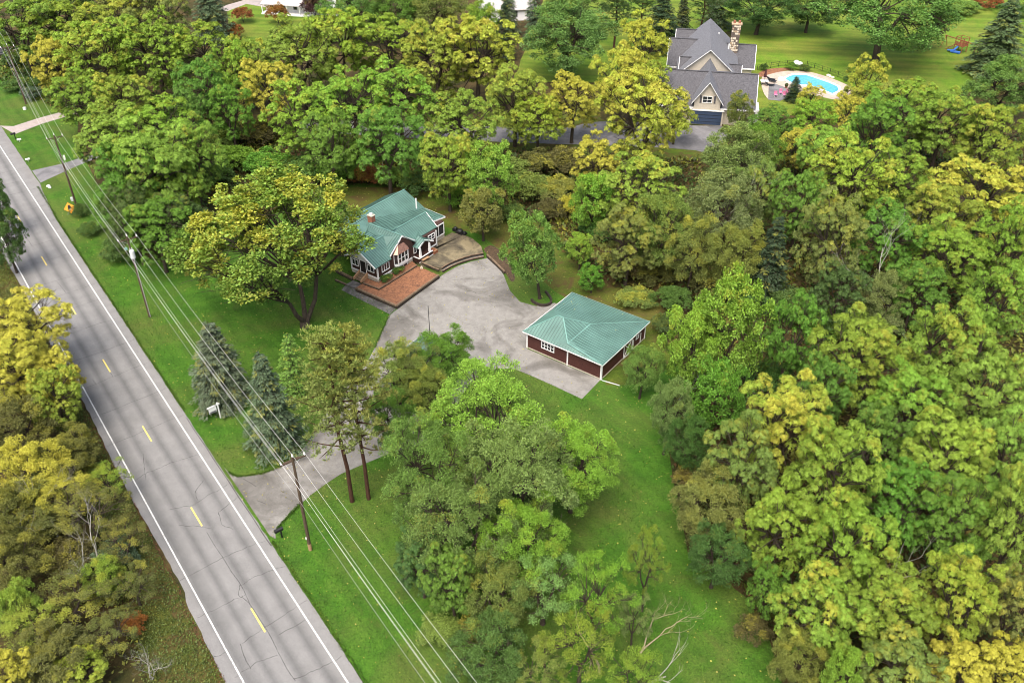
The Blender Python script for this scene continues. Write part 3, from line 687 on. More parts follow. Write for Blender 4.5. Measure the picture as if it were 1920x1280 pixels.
# chimney and vent pipe
ch = A(520, 640, 5.3)
b = MB(); b.box((ch.x, ch.y, 4.5), .85, .7, 1.75, (HE1.x, HE1.y)); ci = b.build('chimney', 'brick', hs)
b = MB(); b.box((ch.x, ch.y, 6.25), .95, .8, .10, (HE1.x, HE1.y)); b.build('chimney_cap', 'foundation', ci)
b = MB(); b.tube([(ch.x, ch.y, 6.35), (ch.x, ch.y, 6.6)], .22, 10); b.build('flue_cap', 'white', ci)
vt = A(1288, 398, 4.55); b = MB(); b.tube([vt-Vector((0, 0, .2)), vt+Vector((0, 0, 1.45))], .10, 8); b.build('vent_pipe', 'white', hs)
b = MB(); b.box(bp(-.05, 12.5, .55), .1, .1, 1.6, (HE1.x, HE1.y)); b.build('downspout', 'white', hs)

# steps, beds, walls around the house
st = thing('entry_steps', 'small tan wooden steps with solid side walls under the front gable door', 'steps', Bz(250, 640))
o_ = bp(-2.65, -.1)
for i in range(4):
    b = MB(); b.box(bp(-2.65, -.25-.3*i, .6), 1.1, .3, .62-.15*i, (HE1.x, HE1.y)); b.build('step', 'timber', st)
for u in (-3.35, -1.95):
    b = MB(); q0, q1, q2 = bp(u, -.1), bp(u, -1.35), bp(u, -.1); k = len(b.v)
    for du in (-.09, .09):
        for (v, z) in ((-.1, .6), (-1.45, .6), (-1.45, .95), (-.1, 1.55)): b.v.append(tuple(bp(u+du, v, z)))
    b.f += [(k, k+1, k+2, k+3), (k+7, k+6, k+5, k+4)]+[(k+(i+1) % 4, k+i, k+4+i, k+4+(i+1) % 4) for i in range(4)]; b.build('side_wall', 'wood', st)

zb = .58
mulch_in = [Bz(225, 788, zb), Bz(822, 1050, zb), Bz(1450, 598, zb), Bz(1130, 455, zb), Bz(565, 800, zb), Bz(330, 715, zb)]
sheet('mulch_bed', mulch_in, zb-.05, 'mulch', .5)
sheet('foundation_bed', [Bz(330, 712, .8), Bz(565, 800, .8), Bz(1130, 450, .8), Bz(1075, 400, .8), bp(-.2, 7, 0), bp(-.2, -.2, 0), bp(-2, -.2, 0)], .72, 'mulch', .5)
def timberwall(name, label, pts, zbot, ztop, w=.2, group=None, courses=3, mat='timber'):
    P = [Vector((p[0], p[1], 0)) for p in pts]
    t = thing(name, label, 'retaining wall', P[0], group)
    h_ = (ztop-zbot)/courses
    for c in range(courses):
        for a, q in zip(P, P[1:]):
            d = (q-a); L_ = d.length; d.normalize(); n_s = max(1, round(L_/2.4)); off = (.6 if c % 2 else 0)
            for i in range(n_s):
                s_ = a+d*(L_*i/n_s+(.012)); e_ = a+d*(L_*(i+1)/n_s-.012)
                b = MB(); jit = rr.uniform(-.012, .012); sd_ = Vector((-d.y, d.x, 0))*jit
                b.beam(s_+sd_+Vector((0, 0, zbot+h_*(c+.5))), e_+sd_+Vector((0, 0, zbot+h_*(c+.5))), w, h_-.015)
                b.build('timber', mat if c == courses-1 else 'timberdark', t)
    return t
timberwall('retaining_wall', 'timber retaining wall along the two outer sides of the red mulch bed', [Bz(215, 790, .6), Bz(825, 1055, .6), Bz(1462, 598, .6)], 0, .62, .24)
timberwall('retaining_wall', 'low timber edging between the mulch bed and the shrubs at the house foot', [Bz(325, 715, .8), Bz(565, 803, .8), Bz(1135, 450, .8)], .5, .82, .14, None, 2)
timberwall('retaining_wall', 'timber terrace wall left of the entry steps, nearer the house', [Bz(-90, 510, .6), Bz(165, 640, .6)], 0, .62, .18, None, 2)
timberwall('retaining_wall', 'timber terrace wall left of the entry steps, nearer the lawn', [Bz(-90, 670, .25), Bz(85, 745, .25)], 0, .3, .18, None, 2)
sheet('walkway', [Bz(75, 745, .3), Bz(215, 800, .3), Bz(300, 735, .3), Bz(180, 680, .3)], .30, 'walk', .3)
sheet('side_path', [Bz(0, 830), Bz(60, 765), Bz(215, 800), Bz(825, 1110), Bz(725, 1195)], .034, 'walk')
# patio and curved steps
arc_top = smoothpts([Cz(*p, .6) for p in ((575, 968), (700, 880), (860, 805), (1080, 730), (1250, 695), (1390, 675))], 2, False)
arc_mid = smoothpts([Cz(*p, .3) for p in ((590, 1015), (720, 935), (880, 855), (1100, 785), (1250, 752), (1400, 728))], 2, False)
arc_bot = smoothpts([Cz(*p, .0) for p in ((600, 1060), (740, 985), (900, 905), (1100, 835), (1250, 800), (1420, 770))], 2, False)
patio_edge = arc_top+[Cz(1300, 560, .6), Cz(1150, 430, .6), Cz(1000, 370, .6), Cz(800, 330, .6), bp(-.9, 15.2), bp(-.9, 12.4), bp(0, 12.3), bp(-.1, 7), Cz(120, 760, .6), Cz(250, 845, .6)]
sheet('patio', patio_edge, .6, 'patio', .6)
sheet('patio_step', arc_top[::-1]+arc_mid, .3, 'walk', .3)
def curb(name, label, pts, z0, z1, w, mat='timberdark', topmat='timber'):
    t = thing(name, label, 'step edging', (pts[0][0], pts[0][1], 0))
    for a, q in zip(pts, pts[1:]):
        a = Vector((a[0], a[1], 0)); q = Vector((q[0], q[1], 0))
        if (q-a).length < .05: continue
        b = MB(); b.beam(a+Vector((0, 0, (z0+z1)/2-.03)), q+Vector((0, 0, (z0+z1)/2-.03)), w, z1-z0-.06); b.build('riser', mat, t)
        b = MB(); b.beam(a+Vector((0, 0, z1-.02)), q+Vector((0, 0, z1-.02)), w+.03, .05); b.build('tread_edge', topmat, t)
curb('step_edging', 'upper curved timber step at the patio edge', arc_top[::2]+[arc_top[-1]], .3, .66, .14)
curb('step_edging', 'middle curved timber step between patio and court', arc_mid[::2]+[arc_mid[-1]], .05, .33, .14)
curb('step_edging', 'straight timber edge of the patio above the mulch bed', [Cz(120, 775, .6), Cz(575, 968, .6)], .4, .68, .2)
timberwall('retaining_wall', 'brown timber wall running back from the curved steps under the trees', [Cz(1400, 700, .5), Cz(1560, 850, .5), Cz(1700, 1010, .3)], 0, .55, .22)
sheet('leaf_litter_bed', smoothpts(px([(912, 476), (905, 466), (925, 457), (955, 488), (968, 520), (960, 532), (948, 512), (932, 494)]), 2), .026, 'litter')
# small things round the porch
t = thing('planter_box', 'tan wooden planter box beside the white porch columns', 'planter', Cz(470, 660, .6))
b = MB(); b.box(Cz(480, 668, .6), 1.0, .9, .42, (HE1.x, HE1.y)); b.build('box', 'cedar', t)
b = MB()
for i, j in ((-1, 0), (1, 0), (0, -1), (0, 1)):
    c_ = Cz(480, 668, .6)+HE1*i*.47+HE2*j*.42; c_.z = 1.02; b.box(c_, .1 if i else 1.04, .94 if i else .1, .06, (HE1.x, HE1.y))
b.build('rim', 'wood', t)
t = thing('wooden_bench', 'low tan wooden bench at the porch foot', 'bench', Cz(330, 800, .6))
b = MB(); b.beam(Cz(290, 805, .95), Cz(400, 740, .95), .45, .07); b.build('seat', 'wood', t)
for q in (Cz(300, 800, .6), Cz(390, 745, .6)):
    b = MB(); b.box(q, .08, .4, .32, (HE2.x, HE2.y)); b.build('leg', 'wood', t)
for nm, lab, c_, r_ in (('pumpkin', 'large white pumpkin beside the porch steps', Cz(390, 705, .85), .2), ('pumpkin', 'small white pumpkin at the near end of the bench', Cz(290, 760, .8), .24)):
    b = MB(); b.ball(c_, r_, 10, 6, .75); b.ball(c_+Vector((0, 0, r_*.75)), r_*.2, 6, 4, 1.2); o = b.build(nm, 'porcelain', None, None, lab, True); o['category'] = 'pumpkin'
t = thing('black_grill', 'black covered grill and gear at the far corner of the patio', 'grill', Cz(900, 330, .6))
for (x, y, dx, dz) in ((860, 300, .7, .8), (940, 345, 1.1, .7), (1015, 360, .6, .55)):
    q = Cz(x, y, .6); b = MB(); b.box(q, dx, .6, dz*.55, (HE1.x, HE1.y)); b.ball(q+Vector((0, 0, dz*.6)), dx*.45, 10, 6, .7); b.tube([q+Vector((-.1, 0, 0)), q+Vector((-.1, 0, dz))], .04, 5); b.build('cover', 'black', t)
q = Cz(280, 945, .6); t = thing('garden_ornament', 'small pale stone ornament on the mulch bed', 'ornament', q); b = MB(); b.box(q, .35, .25, .12); b.ball(q+Vector((0, 0, .25)), .15); b.build('stone', 'stone3', t)

# ---------------- shed under the oak, mast and globe lamp
SH = G(803, 655, 2.5); SH.z = 0
sh = thing('garden_shed', 'small brown shed with green pyramid roof half hidden beneath the oak', 'shed', SH)
def shp(u, v, z): p = SH+HE1*u+HE2*v; return Vector((p.x, p.y, z))
b = MB(); b.prism([shp(i*2.1, j*2.1, 0)[:2] for i, j in ((-1, -1), (1, -1), (1, 1), (-1, 1))], 0, 2.4); b.build('wall', 'siding', sh)
cs = [shp(i*2.6, j*2.6, 2.45) for i, j in ((-1, -1), (1, -1), (1, 1), (-1, 1))]; ap = shp(0, 0, 4.2)
for i in range(4): roof_plane(sh, [cs[i], cs[(i+1) % 4], ap], HE1 if i % 2 else HE2, .4)
b = MB()
for i in range(4): b.beam(cs[i]+Vector((0, 0, -.08)), cs[(i+1) % 4]+Vector((0, 0, -.08)), .08, .16)
b.build('fascia', 'white', sh)
windowpart(sh, shp(-1, -2.13, 0), shp(.2, -2.13, 0), 1, 2, -HE2, 2, 1)
q = G(808, 655); b = MB(); b.tube([q, q+Vector((0, 0, 6.6))], [.06, .035], 6); o = b.build('mast', 'black', None, None, 'thin dark mast standing up behind the shed roof'); o['category'] = 'mast'
q = G(791, 738); t = thing('lamp_post', 'white globe lamp on a short black post in front of the shed', 'garden lamp', q)
b = MB(); b.tube([q, q+Vector((0, 0, 1.9))], .05, 6); b.build('post', 'black', t); b = MB(); b.ball(q+Vector((0, 0, 2.1)), .24, 12, 8); b.build('globe', 'lamp', t, None, None, True)
# tree ring wall
ring = smoothpts([G(*p) for p in ((992, 560), (1003, 571), (1020, 576), (1036, 570), (1030, 556), (1018, 545))], 2, False)
t = thing('tree_ring', 'curved dark stone edging round the foot of the round tree by the court', 'edging', ring[0])
for a, q in zip(ring, ring[1:]):
    if (q-a).length > .05: b = MB(); b.beam(a+Vector((0, 0, .2)), q+Vector((0, 0, .2)), .22, .4); b.build('block', 'timberdark', t)

# ---------------- big shingled house
HF = Vector((sin(radians(10)), cos(radians(10)), 0)); HR = Vector((cos(radians(10)), -sin(radians(10)), 0)); HO = G(1330, 233)
def hp(r_, f, z=0): p = HO+HR*r_+HF*f; return Vector((p.x, p.y, z))
bh = thing('large_house', 'big cream house with many charcoal gables and a stone chimney beside the pool', 'house', HO)
def hbox(r0, f0, r1, f1, z0, z1, mat='cream', name='wall'):
    b = MB(); b.prism([hp(r0, f0)[:2], hp(r1, f0)[:2], hp(r1, f1)[:2], hp(r0, f1)[:2]], z0, z1); return b.build(name, mat, bh)
def hgable(r0, f0, r1, f1, ze, zr, axis, mats=('slate', 'slate2'), wz0=0, ov=.5):
    """axis 'r': ridge runs along r; 'f': ridge runs along f"""
    hbox(r0, f0, r1, f1, wz0, ze)
    if axis == 'f':
        c = (r0+r1)/2; g1, g2 = hp(c, f0-ov, zr), hp(c, f1+ov, zr); sl_ = (zr-ze)/((r1-r0)/2); e = ov*sl_
        roof_plane(bh, [g1, g2, hp(r0-ov, f1+ov, ze-e), hp(r0-ov, f0-ov, ze-e)], None, mat=mats[1], th=.2); roof_plane(bh, [g1, hp(r1+ov, f0-ov, ze-e), hp(r1+ov, f1+ov, ze-e), g2], None, mat=mats[1], th=.2)  # paler shingle here paints these slopes as lit
        for f_ in (f0, f1-.1): b = MB(); P = [hp(r0, f_, ze-.01), hp(r1, f_, ze-.01), hp(c, f_, zr-.15)]; b.slab(P, .1, HF*-1); b.build('gable_wall', 'cream', bh)
        b = MB(); b.beam(hp(c, f0-ov-.03, zr-.1), hp(r0-ov, f0-ov-.03, ze-e-.1), .08, .26, HF); b.beam(hp(c, f0-ov-.03, zr-.1), hp(r1+ov, f0-ov-.03, ze-e-.1), .08, .26, HF); b.build('rake_board', 'white', bh)
    else:
        c = (f0+f1)/2; g1, g2 = hp(r0-ov, c, zr), hp(r1+ov, c, zr); sl_ = (zr-ze)/((f1-f0)/2); e = ov*sl_
        roof_plane(bh, [g1, g2, hp(r1+ov, f0-ov, ze-e), hp(r0-ov, f0-ov, ze-e)], None, mat=mats[0], th=.2); roof_plane(bh, [g1, g2, hp(r1+ov, f1+ov, ze-e), hp(r0-ov, f1+ov, ze-e)], None, mat=mats[0], th=.2)
        for r_ in (r0, r1-.1): b = MB(); P = [hp(r_, f0, ze-.01), hp(r_, f1, ze-.01), hp(r_, c, zr-.15)]; b.slab(P, .1, HR*-1); b.build('gable_wall', 'cream', bh)
        b = MB(); b.beam(hp(r0-ov, f0-ov-.03, ze-e-.1), hp(r1+ov, f0-ov-.03, ze-e-.1), .1, .24); b.beam(hp(r0-ov, f0-ov, ze-e-.1), hp(r0-ov, c, zr-.1), .1, .24); b.beam(hp(r1+ov, f0-ov, ze-e-.1), hp(r1+ov, c, zr-.1), .1, .24); b.build('fascia', 'white', bh)
        b = MB(); b.beam(g1+Vector((0, 0, .05)), g2+Vector((0, 0, .05)), .3, .1); b.build('ridge_cap', 'slate', bh)
hgable(-10, .4, 7.6, 11.0, 3.6, 8.0, 'r')
hgable(-3.3, -.5, 1.5, 12.3, 5.0, 8.4, 'f', wz0=2.9)
hgable(0, 8.2, 3.8, 11.8, 4.4, 6.6, 'r')
hbox(-3.9, -.45, 2.3, .5, 0, 2.9)
hbox(-3.6, -.52, 2.0, -.46, .1, 2.7, 'glassblue', 'garage_door')
b = MB()
for z in (.65, 1.3, 1.95): b.prism([hp(-3.6, -.55)[:2], hp(2.0, -.55)[:2], hp(2.0, -.525)[:2], hp(-3.6, -.525)[:2]], z, z+.05)
b.build('door_panel_joint', 'black', bh)
b = MB(); b.prism([hp(-4.0, -.65)[:2], hp(2.4, -.65)[:2], hp(2.4, -.5)[:2], hp(-4.0, -.5)[:2]], 2.75, 2.95); b.build('band_board', 'white', bh)
windowpart(bh, hp(-1.9, -.53), hp(-.1, -.53), 4.3, 5.6, -HF, 2, 2, .1)
for r_ in (-2.35, .2): b = MB(); b.prism([hp(r_, -.56)[:2], hp(r_+.35, -.56)[:2], hp(r_+.35, -.51)[:2], hp(r_, -.51)[:2]], 4.25, 5.65); b.build('shutter', 'slate', bh)
hgable(-6.6, 12.2, 4.6, 31.5, 5.4, 10.2, 'f')
hgable(-8.6, 19.5, -1, 28.5, 4.4, 8.2, 'r'); hgable(-6.2, 13.5, -1, 17.5, 4.8, 7.3, 'r'); hgable(-7.4, 28.4, -1, 33.5, 5.2, 8.0, 'r')
hgable(0, 22.8, 8.2, 29.5, 3.8, 7.0, 'r'); hgable(0, 12.2, 5.0, 16.0, 4.6, 6.8, 'r')
hbox(-.2, 8.5, 3.4, 12.4, 0, 4.6); hbox(5.4, 22.7, 7.3, 23.4, 0, 3.6)
b = MB(); cc = hp(4.1, 25.3); b.box((cc.x, cc.y, 0), 1.7, 1.3, 11.3, (HR.x, HR.y)); ci = b.build('chimney', 'stone2', bh)
r3 = random.Random(5)
for i in range(11):
    for j in range(5):
        w_ = .36; z = 6.0+i*.48
        b = MB(); q = hp(4.1-.85+.17+j*.34+r3.uniform(-.03, .03), 25.3-.66); b.box((q.x, q.y, z+r3.uniform(-.03, .03)), w_*r3.uniform(.7, 1), .12, .40*r3.uniform(.7, 1), (HR.x, HR.y)); b.build('stone', r3.choice(['stone1', 'stone3', 'stone2', 'stone3']), ci)
b = MB(); b.box((cc.x, cc.y, 11.3), 2.1, 1.5, .18, (HR.x, HR.y)); b.build('chimney_cap', 'stone1', ci)
for d_ in (-.5, .5): b = MB(); q = cc+HR*d_; b.tube([(q.x, q.y, 11.45), (q.x, q.y, 12.0)], .25, 8); b.build('flue_pot', 'brick', ci)
for (x, y) in ((1348, 64), (1367, 85)): b = MB(); q = G(x, y, 8.6); b.tube([q-Vector((0, 0, .8)), q+Vector((0, 0, .25))], .14, 6); b.build('roof_vent', 'white', bh)
b = MB(); b.prism([hp(8.2, 2)[:2], hp(8.9, 2)[:2], hp(8.9, 6)[:2], hp(8.2, 6)[:2]], 0, 2.6); b.build('side_wall', 'white', bh)

# ---------------- pool
P7 = lambda x, y, z=0: G(1400+x/8, 60+y/8, z)
deck = smoothpts([P7(*p) for p in ((200, 690), (330, 640), (560, 588), (760, 585), (950, 603), (1150, 655), (1420, 755), (1600, 850), (1600, 980), (1350, 1030), (1050, 960), (750, 900), (560, 900), (470, 1010), (330, 1030), (240, 900))], 1)
sheet('pool_deck', deck, .05, 'pooldeck', .05)
sheet('patio_slab', [P7(*p) for p in ((330, 800), (420, 780), (560, 830), (680, 890), (700, 960), (500, 1040), (320, 1020))], .065, 'drive2')
sheet('mulch_border', smoothpts([P7(*p) for p in ((150, 640), (260, 570), (420, 545), (600, 540), (760, 560), (560, 586), (330, 640), (200, 690))], 1), .04, 'mulch')
pw = [P7(*p) for p in ((552, 708), (620, 668), (700, 642), (880, 642), (1000, 680), (1100, 715), (1250, 765), (1380, 825), (1400, 890), (1290, 945), (1180, 900), (1080, 850), (900, 810), (740, 800), (620, 755))]
pool = thing('swimming_pool', 'bright turquoise swimming pool with white coping on the pale deck', 'swimming pool', pw[0])
b = MB(); b.poly([Vector((p.x, p.y, .085)) for p in pw][::-1]); w_o = b.build('water', 'water', pool)
if w_o.data.polygons[0].normal.z < 0: w_o.data.flip_normals()
for a, q in zip(pw, pw[1:]+pw[:1]):
    b = MB(); b.beam(Vector((a.x, a.y, .10)), Vector((q.x, q.y, .10)), .55, .12); b.build('coping', 'white', pool)
b = MB(); b.prism([P7(*p)[:2] for p in ((470, 690), (545, 675), (560, 735), (480, 740))], .05, .13); b.build('pool_step', 'white', pool)
# fence
fp = [P7(*p) for p in ((155, 580), (280, 548), (357, 545), (475, 522), (600, 510), (750, 508), (900, 520), (1010, 552), (1128, 592), (1245, 632), (1365, 680), (1500, 740), (1640, 800))]
t = thing('pool_fence', 'thin black metal fence with upright posts round the pool garden', 'fence', fp[0])
for p in fp: b = MB(); b.box(p, .09, .09, 1.25); b.build('post', 'black', t)
for z in (.2, .7, 1.12):
    for a, q in zip(fp, fp[1:]): b = MB(); b.beam(a+Vector((0, 0, z)), q+Vector((0, 0, z)), .03, .035); b.build('rail', 'black', t)
b = MB()
for a, q in zip(fp, fp[1:]):
    k = int((q-a).length/.35)
    for i in range(1, k): p = a.lerp(q, i/k); b.beam(p+Vector((0, 0, .1)), p+Vector((0, 0, 1.1)), .014, .014)
b.build('picket', 'black', t, 'stuff')
# pool furniture
def lounger(p, d, label, mat='black', group='loungers by the pool'):
    t = thing('sun_lounger', label, 'sun lounger', p, group); d = Vector((cos(d), sin(d), 0)); s_ = Vector((-d.y, d.x, 0))
    b = MB(); b.beam(p+Vector((0, 0, .4)), p+d*1.3+Vector((0, 0, .4)), .65, .09); b.build('seat', mat, t)
    b = MB(); b.beam(p+Vector((0, 0, .4)), p-d*.6+Vector((0, 0, .85)), .65, .09); b.build('backrest', mat, t)
    for i, j in ((.1, .28), (.1, -.28), (1.2, .28), (1.2, -.28)): b = MB(); b.beam(p+d*i+s_*j, p+d*i+s_*j+Vector((0, 0, .38)), .05, .05); b.build('leg', 'steel', t)
lounger(P7(330, 730), radians(-20), 'dark lounger nearest the house corner beside the pool'); lounger(P7(350, 750), radians(-35), 'second dark lounger, just in front of the first by the pool')
lounger(P7(315, 815), radians(-10), 'dark lounger beside the white patio table')
t = thing('closed_parasol', 'closed dark red parasol standing by the loungers', 'parasol', P7(265, 740))
q = P7(265, 740); b = MB(); b.tube([q, q+Vector((0, 0, 2.7))], .04, 6); b.build('pole', 'black', t); b = MB(); b.tube([q+Vector((0, 0, .9)), q+Vector((0, 0, 1.3)), q+Vector((0, 0, 2.65))], [.34, .30, .05], 8); b.build('canopy', paint('dark_red_canvas', (.06, .018, .022), .9), t)
q = P7(260, 790); t = thing('patio_table', 'white square patio table against the big house', 'table', q)
b = MB(); b.box(q+Vector((0, 0, .72)), 1.6, 1.2, .07); b.build('tabletop', 'white', t)
for i, j in ((-.6, -.4), (.6, -.4), (.6, .4), (-.6, .4)): b = MB(); b.box(q+Vector((i, j, 0)), .08, .08, .72); b.build('leg', 'black', t)
for i, x in enumerate((430, 505, 560, 610)):
    q = P7(x, 975-(i % 2)*35); lab = ['leftmost pink patio chair in front of the pool', 'pink patio chair second from the left by the pool', 'pink patio chair third from the left by the pool', 'rightmost pink patio chair in front of the pool'][i]
    t = thing('patio_chair', lab, 'chair', q, 'pink patio chairs')
    b = MB(); b.box(q+Vector((0, 0, .42)), .62, .6, .08); b.build('seat', 'pink', t); b = MB(); b.box(q+Vector((0, .28, .5)), .6, .08, .62); b.build('backrest', 'pink', t)
    for a_, c_ in ((-.25, -.25), (.25, -.25), (.25, .25), (-.25, .25)): b = MB(); b.box(q+Vector((a_, c_, 0)), .05, .05, .42); b.build('leg', 'white', t)
q = P7(590, 850); t = thing('potted_plant', 'small potted plant on the pool deck near the pink chairs', 'plant', q); b = MB(); b.tube([q, q+Vector((0, 0, .45))], [.2, .3], 8); b.build('pot', 'brick', t)
b = MB(); b.ball(q+Vector((0, 0, .75)), .4, 8, 6); pot_f = b.build('foliage', 'leaf', t); pot_f.color = (.05, .09, .03, 0)
for i, (x, y, s_) in enumerate(((1225, 665, .5), (1255, 680, .35), (1290, 692, .4))):
    q = P7(x, y); b = MB(); b.ball(q+Vector((0, 0, s_*.3)), s_, 7, 5, .6); o = b.build('boulder', 'stone3', None, None, ['largest pale boulder at the pool edge by the fence', 'small pale boulder between two others by the pool fence', 'rightmost pale boulder beside the pool fence'][i]); o['category'] = 'boulder'; o['group'] = 'boulders by the pool'
q = P7(735, 520); b = MB(); b.ball(q+Vector((0, 0, .7)), .7, 8, 6, 1.0); b.ball(q+Vector((.9, .2, .5)), .6, 8, 6, .8); o = b.build('garden_rock', 'steel', None, None, 'pale grey rock feature among shrubs behind the pool'); o['category'] = 'rock'

# ---------------- playset
P8 = lambda x, y, z=0: G(1700+x/8.727, 40+y/8.727, z)
q0 = P8(860, 500); ps = thing('playset', 'red cedar playset with swing beam, tower and blue slide on the back lawn', 'playset', q0)
def pb(a, c, w_, h_, name, mat='cedar'): b = MB(); b.beam(a, c, w_, h_); return b.build(name, mat, ps)
ax = (P8(1110, 415, 2.4)-P8(615, 255, 2.4)); ax.normalize(); ay = Vector((ax.y, -ax.x, 0))
cen = q0.copy()
pb(cen-ax*4.6+Vector((0, 0, 2.5)), cen+ax*4.2+Vector((0, 0, 2.5)), .14, .16, 'swing_beam')
for s_ in (-4.2, 3.9):
    for t_ in (-1.2, 1.2): pb(cen+ax*s_+ay*t_, cen+ax*s_+Vector((0, 0, 2.5)), .11, .11, 'leg')
for i in (-1, 1):
    for j in (-1, 1): pb(cen+ax*i*1.0+ay*j*.9, cen+ax*i*1.0+ay*j*.9+Vector((0, 0, 3.3)), .13, .13, 'post')
b = MB(); b.box(cen+Vector((0, 0, 1.45)), 2.2, 2.0, .12, (ax.x, ax.y)); b.build('deck', 'cedar', ps)
for z in (1.65, 1.85, 2.05, 2.25):
    for j in (-1, 1): pb(cen-ax*1.05+ay*j*.95+Vector((0, 0, z)), cen+ax*1.05+ay*j*.95+Vector((0, 0, z)), .04, .14, 'rail')
    pb(cen+ax*1.05-ay*.95+Vector((0, 0, z)), cen+ax*1.05+ay*.95+Vector((0, 0, z)), .04, .14, 'rail')
for j in (-1, 1): pb(cen-ax*1.05+ay*j*.95+Vector((0, 0, 3.3)), cen+ax*1.05+ay*j*.95+Vector((0, 0, 3.3)), .08, .1, 'top_rail')
for j in (-1, 1): pb(cen+ax*j*1.05-ay*.95+Vector((0, 0, 3.3)), cen+ax*j*1.05+ay*.95+Vector((0, 0, 3.3)), .08, .1, 'top_rail')
for j in (.2, .75): pb(cen-ax*1.1+ay*j+Vector((0, 0, 1.5)), cen-ax*2.8+ay*(j+.5), .08, .12, 'ladder_rail')
for k in range(6):
    t_ = (k+.5)/6; a = (cen-ax*1.1+Vector((0, 0, 1.5))).lerp(cen-ax*2.8+ay*.5, t_); pb(a+ay*.2, a+ay*.75, .07, .05, 'rung', 'wood')
b = MB(); b.beam(cen+ay*1.0+Vector((0, 0, 1.4)), cen+ay*1.7-ax*.4+Vector((0, 0, .5)), .6, .1); b.beam(cen+ay*1.7-ax*.4+Vector((0, 0, .5)), cen+ay*2.1-ax*1.6+Vector((0, 0, .35)), .7, .14); b.beam(cen+ay*1.3+ax*1.1+Vector((0, 0, .3)), cen+ay*2.0-ax*.8+Vector((0, 0, .3)), .8, .3); b.build('slide', 'blue', ps)

# ---------------- far houses and vehicle at the top of the picture
def simple_house(name, label, origin, rot, W_, D_, ze, zr, wallm, roofm, win=4, porch=False):
    t = thing(name, label, 'house', origin); ax_ = Vector((cos(rot), sin(rot), 0)); ay_ = Vector((-sin(rot), cos(rot), 0))
    def q(u, v, z): p = origin+ax_*u+ay_*v; return Vector((p.x, p.y, z))
    b = MB(); b.prism([q(0, 0, 0)[:2], q(W_, 0, 0)[:2], q(W_, D_, 0)[:2], q(0, D_, 0)[:2]], 0, ze); b.build('wall', wallm, t)
    for u in (0, W_-.1): b = MB(); b.slab([q(u, 0, ze), q(u, D_, ze), q(u, D_/2, zr-.1)], .1, ax_*-1); b.build('gable_wall', wallm, t)
    roof_plane(t, [q(-.4, -.5, ze-.25), q(W_+.4, -.5, ze-.25), q(W_+.4, D_/2, zr), q(-.4, D_/2, zr)], None, mat=roofm, th=.15)
    roof_plane(t, [q(-.4, D_+.5, ze-.25), q(W_+.4, D_+.5, ze-.25), q(W_+.4, D_/2, zr), q(-.4, D_/2, zr)], None, mat=roofm, th=.15)
    for i in range(win):
        for lv in range(max(1, int(ze//2.6))):
            u = W_*(i+.5)/win; windowpart(t, q(u-.5, -.03, 0), q(u+.5, -.03, 0), .9+lv*2.8, 2.3+lv*2.8, -ay_, 1, 2, .12, frame='slate2')
    if porch:
        roof_plane(t, [q(-.3, -2.4, 2.5), q(W_*.7, -2.4, 2.5), q(W_*.7, 0, 3.2), q(-.3, 0, 3.2)], None, mat=roofm, th=.12)
        for i in range(5): b = MB(); b.box(q(i*W_*.7/4, -2.2, 0), .18, .18, 2.5, (ax_.x, ax_.y)); b.build('porch_post', 'white', t)
        b = MB(); b.prism([q(-.3, -2.4, 0)[:2], q(W_*.7, -2.4, 0)[:2], q(W_*.7, 0, 0)[:2], q(-.3, 0, 0)[:2]], 0, .3); b.build('porch_floor', 'white', t)
    return t
simple_house('white_house', 'white farmhouse with a front porch at the top edge of the photo', G(500, 22), radians(-12), 19, 9, 5.6, 8.5, 'housewhite', 'pinkroof', 6, True)
simple_house('pale_house', 'pale grey house glimpsed between two blue spruces at the top', G(905, 42), radians(8), 13, 9, 3.0, 6.4, 'housewhite', 'pinkroof', 4)
t = simple_house('far_garage', 'small grey outbuilding by a plank fence at the top', G(625, 18), radians(5), 5, 4, 2.4, 3.6, 'siding', 'slate2', 1)
fa, fb = G(600, 20), G(632, 14)
t = thing('plank_fence', 'weathered grey plank fence beside the white farmhouse', 'fence', fa); k = 24
for i in range(k): p = fa.lerp(fb, (i+.5)/k); b = MB(); b.box(p, (fb-fa).length/k*.9, .05, 1.9+.05*(i % 2), ((fb-fa).normalized().x, (fb-fa).normalized().y)); b.build('plank', 'polegrey', t)

